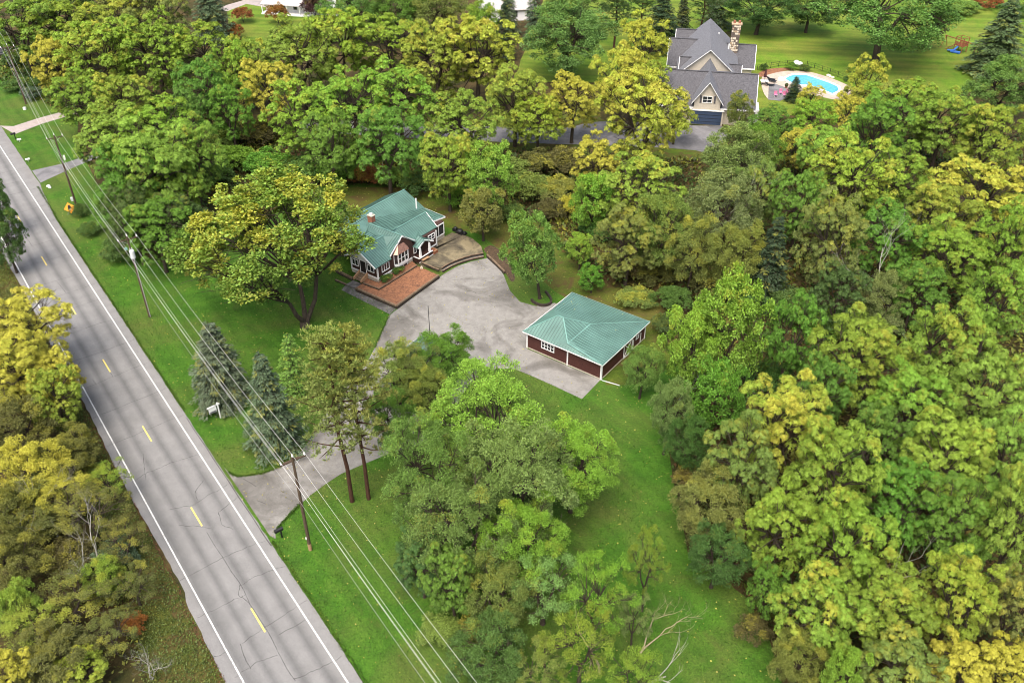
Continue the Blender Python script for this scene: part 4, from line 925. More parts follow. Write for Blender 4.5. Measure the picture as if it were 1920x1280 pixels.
def car(p, d, label, mat):
    t = thing('parked_car', label, 'car', p); d = Vector((cos(d), sin(d), 0)); s_ = Vector((-d.y, d.x, 0))
    prof = [(-2.3, .35), (-2.35, .8), (-2.2, 1.0), (-1.55, 1.08), (-.9, 1.5), (.7, 1.52), (1.35, 1.05), (2.1, .92), (2.3, .7), (2.3, .35)]
    b = MB(); k = 0
    for j in (-.88, .88):
        for (x, z) in prof: q_ = p+d*x+s_*(j*(1 if z < 1.1 else .8)); b.v.append((q_.x, q_.y, z))
    n = len(prof); b.f += [tuple(range(n)), tuple(reversed(range(n, 2*n)))]+[((i+1) % n, i, n+i, n+(i+1) % n) for i in range(n)]
    b.build('body', mat, t)
    b = MB()
    for j in (-1, 1): b.poly([p+d*x+s_*j*y+Vector((0, 0, z)) for x, y, z in ((-1.4, .86, 1.12), (-.85, .75, 1.42), (.62, .75, 1.44), (1.15, .86, 1.1))])
    b.poly([p+d*x+s_*y+Vector((0, 0, z)) for x, y, z in ((.75, -.66, 1.5), (.75, .66, 1.5), (1.34, .8, 1.1), (1.34, -.8, 1.1))]); b.build('windows', 'glass', t)
    for x in (-1.4, 1.4):
        for j in (-.9, .9):
            c = p+d*x+s_*j+Vector((0, 0, .34)); b = MB(); b.tube([c-s_*.11, c+s_*.11], .34, 14); wh = b.build('wheel', 'black', t)
            b = MB(); b.tube([c-s_*.12, c+s_*.12], .18, 10); b.build('rim', 'steel', wh)
    return t
car(G(4, 103), radians(110), 'dark car parked on the far drive at the left edge', 'black')

# ================================================================== STREET FURNITURE
PY = dict(p0=G(49, 195), p1=G(143, 385), p2=G(281, 594), p3=G(582, 1030))
d_ = (PY['p3']-PY['p2']); ends = [PY['p0']+(PY['p0']-PY['p1'])*1.02, PY['p0'], PY['p1'], PY['p2'], PY['p3'], PY['p3']+Vector((28.3, -39.5, 0))]
hts = [11.6, 11.6, 11.9, 12.1, 12.2, 12.1]
arms = []
labs = ['utility pole beyond the top left of the road', 'utility pole beside the dark garden hedge at the far left', 'utility pole behind the orange diamond sign', 'utility pole carrying a grey transformer can over the lawn', 'utility pole nearest the viewer beside the driveway mouth', 'utility pole past the bottom of the photo']
for i, (p, H) in enumerate(zip(ends, hts)):
    a_ = ends[min(i+1, 5)]-ends[max(i-1, 0)]; a_.normalize(); sd_ = Vector((-a_.y, a_.x, 0))
    if sd_.x < 0: sd_ = -sd_
    t = thing('utility_pole', labs[i], 'utility pole', p, 'wooden utility poles along the road')
    b = MB(); b.tube([p, p+Vector((0, 0, H*.5)), p+Vector((0, 0, H))], [.17, .15, .11], 10); b.build('pole', 'pole', t)
    b = MB(); b.beam(p-sd_*1.2+Vector((0, 0, H-.45)), p+sd_*1.2+Vector((0, 0, H-.45)), .11, .13); b.build('crossarm', 'pole', t)
    if i in (4,):
        b = MB(); b.beam(p-sd_*.8-a_*.5+Vector((0, 0, H-.8)), p+sd_*.8-a_*.5+Vector((0, 0, H-.8)), .11, .13); b.build('crossarm', 'pole', t)
    for sg in (-1, 1):
        b = MB(); b.beam(p+sd_*sg*.75+Vector((0, 0, H-.48)), p+Vector((0, 0, H-1.15)), .04, .04); b.build('arm_brace', 'polegrey', t)
        b = MB(); c = p+sd_*sg*1.12+Vector((0, 0, H-.38)); b.tube([c, c+Vector((0, 0, .12)), c+Vector((0, 0, .16)), c+Vector((0, 0, .3))], [.05, .09, .05, .07], 8); b.build('insulator', 'porcelain', t)
    b = MB(); c = p+Vector((0, 0, H)); b.tube([c, c+Vector((0, 0, .12)), c+Vector((0, 0, .16)), c+Vector((0, 0, .3))], [.05, .09, .05, .07], 8); b.build('insulator', 'porcelain', t)
    if i == 3:
        c = p-sd_*.45-a_*.0+Vector((0, 0, H-2.9)); c = p+a_*.45+Vector((0, 0, H-2.9)); b = MB(); b.tube([c, c+Vector((0, 0, .05)), c+Vector((0, 0, 1.05)), c+Vector((0, 0, 1.12))], [.26, .3, .3, .22], 14); tr_ = b.build('transformer', 'steel', t, None, None)
        for k in (-.12, .12): b = MB(); b.tube([c+sd_*k+Vector((0, 0, 1.1)), c+sd_*k+Vector((0, 0, 1.45))], .045, 6); b.build('bushing', 'porcelain', tr_)
        b = MB(); b.tube([p+a_*.2+sd_*.05+Vector((0, 0, .1)), p+a_*.2+sd_*.05+Vector((0, 0, 9.0))], .05, 6); b.build('conduit', 'polegrey', t)
        b = MB(); b.box(p-sd_*.5+Vector((0, 0, H-1.8)), .35, .2, .3, (sd_.x, sd_.y)); b.build('switch_box', 'ridge', t)
    if i == 2: b = MB(); b.box(p-sd_*.35+Vector((0, 0, .9)), .35, .3, .6, (sd_.x, sd_.y)); b.build('meter_box', 'steel', t)
    if i == 4:
        b = MB(); b.tube([p+Vector((0, 0, 0)), p+Vector((0, 0, .9))], [.185, .18], 10); b.build('treated_base', 'wood', t)
        b = MB(); b.box(p-a_*0-sd_*.2+Vector((0, 0, 1.6)), .1, .12, .25, (sd_.x, sd_.y)); b.build('marker', 'white', t)
    arms.append((p, sd_, H))
def wire(fn, sag, rad, label, mat='wire', n=14):
    b = MB(); pts = []
    for (A_, B_) in zip(arms, arms[1:]):
        a, c = fn(A_), fn(B_)
        for k in range(n):
            t_ = k/n; p = a.lerp(c, t_); p.z -= sag*4*t_*(1-t_); pts.append(p)
    pts.append(fn(arms[-1])); b.tube(pts, rad, 4); o = b.build('power_line', mat, None, None, label); o['category'] = 'power line'; o['group'] = 'wires strung between the utility poles'; return o
wire(lambda q: q[0]-q[1]*1.12+Vector((0, 0, q[2]-.02)), .7, .011, 'power wire on the roadside end of the pole crossarms')
wire(lambda q: q[0]+Vector((0, 0, q[2]+.33)), .7, .011, 'power wire riding on the very tops of the poles')
wire(lambda q: q[0]+q[1]*1.12+Vector((0, 0, q[2]-.02)), .7, .011, 'power wire on the garden end of the pole crossarms')
wire(lambda q: q[0]-q[1]*.18+Vector((0, 0, q[2]-2.2)), .8, .011, 'neutral wire fixed to the road face of the poles under the crossarm')
wire(lambda q: q[0]-q[1]*.20+Vector((0, 0, q[2]-3.1)), .9, .012, 'thinner wire just under the neutral wire')
wire(lambda q: q[0]-q[1]*.2+Vector((0, 0, q[2]-5.2)), 1.0, .013, 'lowest cable, slung halfway down the poles', 'polegrey')

# signs, mailboxes
q = G(134, 401); t = thing('road_sign', 'orange diamond work sign on a stand beside the road', 'road sign', q); fc = (-RD*.8+Vector((0, 0, .45))).normalized(); sx_ = RN
upv = sx_.cross(fc).normalized()
if upv.z < 0: upv = -upv
c = q+Vector((0, 0, 1.05))
b = MB(); b.slab([c+upv*.85, c-sx_*.85, c-upv*.85, c+sx_*.85], .03, fc); o = b.build('sign_panel', 'orange', t)
b = MB(); c2 = c+fc*.015; b.poly([c2+upv*.46+sx_*(-.13), c2+upv*.46+sx_*.13, c2+upv*.2+sx_*.2, c2-upv*.02+sx_*.34, c2-upv*.1+sx_*.05, c2-upv*.1-sx_*.28, c2+upv*.2-sx_*.2][::-1]); b.build('symbol', 'black', o)
b = MB(); b.poly([c2-upv*.12-sx_*.12, c2-upv*.36-sx_*.12, c2-upv*.36+sx_*.12, c2-upv*.12+sx_*.12]); b.build('symbol_patch', 'linewhite', o)
for k in (-1, 1):
    b = MB(); b.beam(c-fc*.1-Vector((0, 0, .3)), q+RN*k*.6-fc*.3, .04, .04); b.build('leg', 'steel', t)
    b = MB(); b.beam(c-fc*.1-Vector((0, 0, .3)), q+RN*k*.6+fc*.4, .04, .04); b.build('leg', 'steel', t)
q = G(413.7, 783); t = thing('estate_sign', 'white wooden hanging post sign on the roadside lawn', 'sign', q)
b = MB(); b.box(q, .14, .14, 2.25, (RN.x, RN.y)); b.build('post', 'white', t)
armd = (G(395, 770, 1.9)-G(409, 763.5, 1.9)).normalized()
b = MB(); b.beam(q+Vector((0, 0, 2.0))-armd*.25, q+Vector((0, 0, 2.0))+armd*1.25, .12, .12); b.build('arm', 'white', t)
b = MB(); pc = q+armd*.66; b.prism([(pc+armd*i*.45+Vector((-armd.y, armd.x, 0))*j*.03)[:2] for i, j in ((-1, -1), (1, -1), (1, 1), (-1, 1))], 1.15, 1.85); sg = b.build('sign_panel', 'white', t)
b = MB(); b.prism([(pc+armd*i*.42+Vector((-armd.y, armd.x, 0))*j*.034)[:2] for i, j in ((-1, -1), (1, -1), (1, 1), (-1, 1))], 1.17, 1.38); b.build('panel_band', 'slate2', sg)
def mailbox(p, label, mat='black', d=None):
    t = thing('mailbox', label, 'mailbox', p, 'roadside mailboxes'); d = -RN
    b = MB(); b.box(p, .13, .13, 1.05, (RN.x, RN.y)); b.build('post', mat, t)
    b = MB(); pts = []
    s_ = RD; a = p+d*-.25+Vector((0, 0, 1.05)); k = 8; n0 = len(b.v)
    for e in (0, .85):
        for j in range(k+1):
            an = pi*j/k; q_ = a+d*e+s_*cos(an)*.17+Vector((0, 0, .16+sin(an)*.17)); b.v.append(tuple(q_))
        for sg_ in (-1, 1): q_ = a+d*e+s_*sg_*.17; b.v.append(tuple(q_))
    m_ = k+3; b.f.append(tuple(range(n0, n0+m_))); b.f.append(tuple(reversed(range(n0+m_, n0+2*m_))))
    for j in range(m_): b.f.append((n0+(j+1) % m_, n0+j, n0+m_+j, n0+m_+(j+1) % m_))
    b.build('box', mat, t); return t
mailbox(G(529, 1007), 'black mailbox at the mouth of the main driveway')
mailbox(G(30, 262), 'dark mailbox at the corner of the pale far driveway', 'black')
for q_, l_b in ((G(37, 266), 'small white marker box next to the dark mailbox by the pale far driveway'), (G(53, 303), 'small white marker box on the lawn edge between the two left driveways')):
    t = thing('marker_box', l_b, 'marker', q_); b = MB(); b.box(q_, .1, .1, .35, (RN.x, RN.y)); b.build('post', 'white', t); b = MB(); b.box(q_+Vector((0, 0, .35)), .7, .3, .22, (RN.x, RN.y)); b.build('box', 'white', t)
q = G(122, 300); t = thing('address_post', 'small white post on the grass by the pole', 'post', q); b = MB(); b.box(q, .3, .08, .9, (RN.x, RN.y)); b.build('post', 'white', t)
q = G(47, 206); t = thing('white_marker', 'small white marker on the far roadside lawn', 'marker', q); b = MB(); b.box(q, .5, .4, .5); b.build('box', 'white', t)
for i, (x, y) in enumerate(((91, 350), (94, 353))):
    q = G(x, y); b = MB(); b.ball(q+Vector((0, 0, .12)), .35-.1*i, 7, 5, .5); o = b.build('white_stone', 'porcelain', None, None, ['larger white stone on the grass past the small grey drive', 'smaller white stone nearer the road by the small grey drive'][i]); o['category'] = 'stone'

#@@TREES@@
# ================================================================== TREES
def unit(a): return a/(np.linalg.norm(a, axis=-1, keepdims=True)+1e-9)
def sphere(n, r, zmin=-1.0):
    out = []; k = 0
    while k < n:
        a = unit(r.normal(size=(n*2, 3))); a = a[a[:, 2] > zmin]; out.append(a); k += len(a)
    return np.concatenate(out)[:n]
def spread(n, r, zmin):
    """well spread directions"""
    i = np.arange(n)+.5; z = 1-(1-zmin)*i/n; ph = pi*(1+5**.5)*i+r.uniform(0, 6)
    q = np.sqrt(np.maximum(0, 1-z*z)); return unit(np.stack([q*np.cos(ph), q*np.sin(ph), z], 1)+r.normal(size=(n, 3))*.16)

H0, R0_ = 14.0, 6.0
def crown(seed, style):
    """leaf quads of a broad crown about 6 m in radius on a 14 m tree; returns vertices, leaf values and lobe centres"""
    r = np.random.default_rng(seed)
    P = dict(walnut=dict(nl=38, lr=(.75, 1.45), zc=7.6, az=5.9, nt=12, tr=(.34, .62), ns=15, nf=7, ll=.29, lw=.06, droop=.6, upst=1.15),
             broad=dict(nl=26, lr=(.9, 1.7), zc=7.6, az=5.9, nt=13, tr=(.42, .78), ns=56, nf=1, ll=.29, lw=.22, droop=.2, upst=1.45),
             fine=dict(nl=32, lr=(.85, 1.7), zc=7.4, az=6.0, nt=13, tr=(.42, .8), ns=70, nf=1, ll=.23, lw=.14, droop=.15, upst=1.15),
             grand=dict(nl=50, lr=(.7, 1.35), zc=7.4, az=6.1, nt=13, tr=(.35, .65), ns=76, nf=1, ll=.17, lw=.105, droop=.15, upst=1.2),
             twin=dict(nl=60, lr=(.6, 1.25), zc=7.6, az=5.6, nt=12, tr=(.30, .55), ns=60, nf=1, ll=.20, lw=.16, droop=.0, upst=1.9),
             open=dict(nl=24, lr=(.6, 1.2), zc=8.4, az=5.0, nt=9, tr=(.4, .75), ns=46, nf=1, ll=.22, lw=.10, droop=.3, upst=1.1),
             shrub=dict(nl=12, lr=(1.3, 2.4), zc=4.2, az=4.0, nt=14, tr=(.6, 1.1), ns=40, nf=1, ll=.46, lw=.30, droop=.2, upst=1.2))[style]
    if style == 'walnut' and (seed//100) >= 2: P.update(nl=46, lr=(.65, 1.25), nt=11, tr=(.30, .55), ns=15, ll=.24, lw=.07)
    nl = P['nl']; D = spread(nl, r, dict(shrub=-.1, twin=-.32).get(style, -.80)); lr_ = r.uniform(*P['lr'], nl)
    rad = (R0_-lr_*.85)*r.uniform(.62, 1.12, nl)
    LC = D*rad[:, None]; LC[:, 2] *= P['az']/R0_; LC[:, 2] += P['zc']
    low = LC[:, 2] < P['zc']-1.0; LC[low, :2] *= .92
    LC = np.concatenate([LC, np.array([[0, 0, P['zc']+.5], [0, 0, P['zc']+P['az']*.45]])]); lr_ = np.r_[lr_, 2.3, 1.9]; D = np.concatenate([D, [[0, 0, 1], [0, 0, 1]]]); nl += 2
    C, Ld, Nn, ln, wd, lv = [], [], [], [], [], []
    for i in range(nl):
        tone = r.random()
        T = sphere(P['nt'], r, -.6); T = unit(T+D[i]*.45+np.array([0, 0, .25]))
        tp = T*lr_[i]*r.uniform(.75, 1.12, (len(T), 1)); tp[:, 2] *= P['upst']; tp += LC[i]
        for t, td in zip(tp, T):
            tr = r.uniform(*P['tr']); tt = np.clip(tone*.6+r.random()*.4, 0, 1)
            if P['nf'] > 1:
                E_ = unit(sphere(P['ns'], r, -.35)+td*.5); sc = t+E_*tr*r.uniform(.55, 1.0, (len(E_), 1))*np.array([1.15, 1.15, .8])
                k = P['nf']; n = len(E_)*k
                ctr = np.repeat(sc, k, 0); ax = unit(np.repeat(E_, k, 0)+np.array([0, 0, .6]))
                ph = np.tile(np.arange(k)*2*pi/k, len(E_))+np.repeat(r.uniform(0, 6, len(E_)), k)
                a1 = unit(np.cross(ax, np.array([.31, .17, .93])[None]+r.normal(size=(n, 3))*.05)); a2 = np.cross(ax, a1)
                d = a1*np.cos(ph)[:, None]+a2*np.sin(ph)[:, None]+ax*r.uniform(.1, .55, (n, 1)); d[:, 2] -= P['droop']*r.uniform(.3, 1, n); d = unit(d)
                nn = unit(ax+np.array([0, 0, .4])+r.normal(size=(n, 3))*.22)
                c = ctr
            else:
                n = P['ns']; E_ = unit(sphere(n, r, -.6)+td*.35); c = t+E_*tr*(r.random((n, 1))**.5)*np.array([1, 1, .85])
                d = unit(E_+r.normal(size=(n, 3))*.55-np.array([0, 0, P['droop']])); nn = unit(E_*.7+td*.4+np.array([0, 0, .6])+r.normal(size=(n, 3))*.38)
            C.append(c); Ld.append(d); Nn.append(nn); ln.append(P['ll']*r.uniform(.65, 1.3, n)); wd.append(P['lw']*r.uniform(.75, 1.25, n))
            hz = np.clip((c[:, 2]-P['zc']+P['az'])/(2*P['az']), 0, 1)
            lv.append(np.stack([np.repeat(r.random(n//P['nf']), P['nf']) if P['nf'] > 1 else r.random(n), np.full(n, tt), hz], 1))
    return leafquads(np.concatenate(C), np.concatenate(Ld), np.concatenate(Nn), np.concatenate(ln), np.concatenate(wd)), np.concatenate(lv), LC

def limbs(LC, seed, trunk_r=.34, fork=.30, mat='bark', lean=0.0, nforks=3):
    r = random.Random(seed); b = MB(); top = max(c[2] for c in LC); ax = [Vector((0, 0, -.3)), Vector((.05, .02, .5))]
    z = H0*fork; base = Vector((r.uniform(-.3, .3), r.uniform(-.3, .3), z)); ax.append(base)
    b.tube([ax[0], ax[1], ax[2]], [trunk_r*1.35, trunk_r*1.02, trunk_r*.8], 9)
    forks = []
    for k in range(nforks):
        a = 2*pi*k/nforks+r.uniform(-.5, .5); q = base+Vector((cos(a)*r.uniform(.9, 1.7), sin(a)*r.uniform(.9, 1.7), r.uniform(2.2, 4.0))); forks.append(q)
        m_ = base.lerp(q, .5)+Vector((cos(a)*.25, sin(a)*.25, -.15)); b.tube([base-Vector((0, 0, .25)), m_, q], [trunk_r*.62, trunk_r*.5, trunk_r*.4], 7)
    for c in LC:
        c = Vector(c); q = min(forks, key=lambda f: (f-c).length); m_ = q.lerp(c, .5)+Vector((r.uniform(-.3, .3), r.uniform(-.3, .3), r.uniform(-.1, .5)))
        b.tube([q, m_, c], [trunk_r*.3, trunk_r*.2, trunk_r*.08], 5)
        for _ in range(5):
            e = c+Vector((r.uniform(-1.6, 1.6), r.uniform(-1.6, 1.6), r.uniform(-.6, 1.6))); b.tube([m_.lerp(c, r.uniform(.3, 1)), e], [trunk_r*.1, .015], 4, False)
    return b.mesh('trunk', mat)

def conifer(seed, whorls=34, leaf=.32, open_=1.0, droop=.45, R=3.4, Hh=14.0, base=.06):
    """spruce, 3.4 m radius, 14 m tall"""
    r = np.random.default_rng(seed); C, Ld, Nn, lv = [], [], [], []; bb = MB(); bb.tube([(0, 0, -.2), (0, 0, Hh*.5), (0, 0, Hh*.99)], [.24, .14, .02], 8)
    for w_ in range(whorls):
        t = (w_/whorls); z = Hh*(base+(1-base-.01)*t)+r.uniform(-.12, .12); Lb = R*(1-t)**(.62 if seed % 2 else .8)*r.uniform(.85, 1.05)+.15; nb = int(7+6*(1-t))
        for k in range(nb):
            a = 2*pi*k/nb+w_*1.3+r.uniform(-.25, .25); L_ = Lb*r.uniform(.60, 1.15); d = np.array([cos(a), sin(a), 0]); tone = r.random()
            zz = z+r.uniform(-.3, .3); dr_ = droop*r.uniform(.6, 1.5)
            def pt(s): return np.array([0, 0, zz])+d*L_*s+np.array([0, 0, L_*(.12*s-dr_*s*s)+.18*L_*max(0, s-.75)])
            if L_ > .6: bb.tube([Vector(pt(0)), Vector(pt(.5)), Vector(pt(.92))], [.035, .025, .01], 3, False)
            n = int(22*L_*open_)+10; s = r.random(n)**.62; p = np.stack([pt(x) for x in s]); side = np.array([-d[1], d[0], 0])
            wsp = (.10+.34*L_*s*(1.15-s))*1.0
            off = r.uniform(-1, 1, n); p += side*(off*wsp)[:, None]; p[:, 2] -= np.abs(off)*wsp*.35+r.random(n)*.10
            dirs = unit(d*.8+side*off[:, None]*.9+np.array([0, 0, -.35])+r.normal(size=(n, 3))*.2)
            C.append(p); Ld.append(dirs); Nn.append(unit(np.array([0, 0, 1.0])+d*.5+r.normal(size=(n, 3))*.35)); lv.append(np.stack([r.random(n), np.full(n, tone), s], 1))
    C = np.concatenate(C); n = len(C)
    return leafquads(C, np.concatenate(Ld), np.concatenate(Nn), leaf*r.uniform(.7, 1.3, n), leaf*.42*r.uniform(.7, 1.3, n)), np.concatenate(lv), bb.mesh('trunk', 'bark')

def pine(seed):
    """Scots pine 14 m tall: bare red trunk, layered plates of needle tufts"""
    r = np.random.default_rng(seed); rn = random.Random(seed); C, Ld, Nn, lv = [], [], [], []
    bb = MB(); tp = [Vector((0, 0, -.3)), Vector((.1, 0, 3)), Vector((-.15, .1, 7)), Vector((.1, -.1, 10.5)), Vector((0, 0, 13.4))]; bb.tube(tp, [.19, .16, .13, .09, .03], 9)
    def axis(z):
        for a, c in zip(tp, tp[1:]):
            if a.z <= z <= c.z: return a.lerp(c, (z-a.z)/(c.z-a.z))
        return tp[-1]
    for k in range(46):
        z = 4.6+8.9*(k/46)**.85; t = (z-4.6)/8.9; L_ = (3.5*(1-t)**.6+.5)*rn.uniform(.6, 1.1)*(.75 if t < .25 else 1); a = k*2.4+rn.uniform(-.3, .3); d = Vector((cos(a), sin(a), 0))
        s0 = axis(z); e = s0+d*L_+Vector((0, 0, L_*rn.uniform(.0, .35))); m_ = s0.lerp(e, .5)+Vector((0, 0, -.1)); bb.tube([s0, m_, e], [.06, .04, .015], 5, False)
        nt_ = 16 if t > .25 else 8
        tone = rn.random()
        for j in range(nt_):
            s = rn.uniform(.35, 1.05); c = np.array(s0.lerp(e, s))+r.normal(size=3)*np.array([.42, .42, .18]); n = 20; D = sphere(n, r, -.25)
            C.append(np.repeat(c[None], n, 0)+D*.05); Ld.append(unit(D+np.array([0, 0, .35]))); Nn.append(sphere(n, r)); lv.append(np.stack([r.random(n), np.full(n, np.clip(tone*.6+rn.random()*.4, 0, 1)), np.full(n, t)], 1))
    C = np.concatenate(C); n = len(C)
    return leafquads(C, np.concatenate(Ld), np.concatenate(Nn), .30*r.uniform(.7, 1.2, n), np.full(n, .06)), np.concatenate(lv), bb.mesh('trunk', 'pinebark')

PROTO = {}
def proto(kind, i):
    key = (kind, i)
    if key in PROTO: return PROTO[key]
    if kind in ('walnut', 'broad', 'fine', 'grand', 'open', 'shrub'):
        V, lv, LC = crown(100*i+{'walnut': 1, 'broad': 2, 'fine': 3, 'open': 4, 'shrub': 5, 'grand': 6}[kind], kind)
        tr = limbs(LC, 17*i+3, .34 if kind != 'shrub' else .16, .30 if kind not in ('shrub',) else .08, 'bark'); cr_ = leafmesh('crown', V, lv, 'leaf')
    elif kind == 'twin':       # the big maple with a forked dark trunk
        V, lv, LC = crown(902, 'twin'); tr = limbs(LC, 5, .30, .03, 'bark', nforks=3); cr_ = leafmesh('crown', V, lv, 'leaf')
    elif kind == 'spruce':
        V, lv, tr = conifer(31+i); cr_ = leafmesh('crown', V, lv, 'needle')
    elif kind == 'thinspruce':
        V, lv, tr = conifer(61+i, 26, .28, .6, .25, 2.6); cr_ = leafmesh('crown', V, lv, 'needle')
    elif kind == 'pine':
        V, lv, tr = pine(81+i); cr_ = leafmesh('crown', V, lv, 'needle')
    PROTO[key] = (cr_, tr); return PROTO[key]
NV = dict(grand=2, walnut=5, broad=3, fine=3, open=2, shrub=3, twin=1, spruce=2, thinspruce=1, pine=2)
PR = dict(grand=6.2, walnut=6.3, broad=6.3, fine=6.2, open=6.2, shrub=6.2, twin=5.5, spruce=3.3, thinspruce=2.5, pine=3.4)
CNT = {}
DIRS = {'grand': 'spreading tree', 'walnut': 'walnut', 'broad': 'maple', 'fine': 'leafy tree', 'open': 'open crowned tree', 'twin': 'maple', 'spruce': 'spruce', 'thinspruce': 'thin spruce', 'pine': 'pine', 'shrub': 'shrub'}
NAMES = {'grand': 'broadleaf_tree', 'walnut': 'walnut_tree', 'broad': 'maple_tree', 'fine': 'broadleaf_tree', 'open': 'broadleaf_tree', 'twin': 'maple_tree', 'spruce': 'spruce_tree', 'thinspruce': 'spruce_tree', 'pine': 'pine_tree', 'shrub': 'shrub'}
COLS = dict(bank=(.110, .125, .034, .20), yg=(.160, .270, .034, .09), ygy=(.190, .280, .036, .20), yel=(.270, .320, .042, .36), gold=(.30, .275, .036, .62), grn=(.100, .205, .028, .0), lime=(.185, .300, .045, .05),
            dk=(.060, .115, .030, .0), maple=(.165, .265, .045, .30), mid=(.120, .205, .050, .03), grey=(.150, .225, .072, .03), olive=(.140, .180, .045, .16), brown=(.085, .082, .030, .08), blue=(.075, .115, .070, 0.0), dkspr=(.030, .052, .028, 0), red=(.19, .065, .03, .05), pine=(.21, .255, .070, .06), purple=(.04, .018, .022, 0), rust=(.22, .085, .028, .05))
TR = random.Random(42)
def tree(kind, x, y, rx, H, col, label, trunkpx=None, var=None, tilt=None, cat=None, group=None):
    """x,y: where the crown's middle is seen; rx: its half width in the photo; H: height in metres"""
    i = CNT.get(kind, 0); CNT[kind] = i+1; i = (var if var is not None else i) % NV[kind]
    zc = H*(.56 if kind not in ('spruce', 'thinspruce', 'shrub') else .42)
    p = G(x, y, zc) if trunkpx is None else G(*trunkpx)
    dist = ((Vector((p.x, p.y, zc))-Vector((0, 0, CAM_H))).length); dpt = (p.y*cos(PITCH)+(CAM_H-zc)*sin(PITCH)); rad = rx*dpt/FPX
    if kind == 'walnut' and var is None: i = (2+i % 3) if rad > 6.6 else i % 2
    if kind == 'walnut': H *= TR.uniform(.86, 1.16)
    cr_, tr = proto(kind, i)
    base = Vector((p.x, p.y, 0)); t = thing(NAMES[kind], label, cat or ('tree' if kind != 'shrub' else 'shrub'), base, group)
    t.rotation_euler = (TR.uniform(-.03, .03), TR.uniform(-.03, .03), TR.uniform(0, 2*pi)); s_ = rad/PR[kind]; sz = H/H0*(1.35 if kind == 'shrub' else 1)
    if tilt: t.rotation_euler = tilt
    t.scale = (s_, s_*TR.uniform(.93, 1.07), sz)
    for nm, me in (('trunk', tr), ('crown', cr_)):
        o = bpy.data.objects.new(nm, me); COL.objects.link(o); o.parent = t
        if nm == 'crown':
            c = COLS[col]; j = [TR.uniform(.88, 1.12) for _ in range(3)]; o.color = (c[0]*j[0], c[1]*j[1], c[2]*j[2], c[3]*TR.uniform(.85, 1.15))
    return t

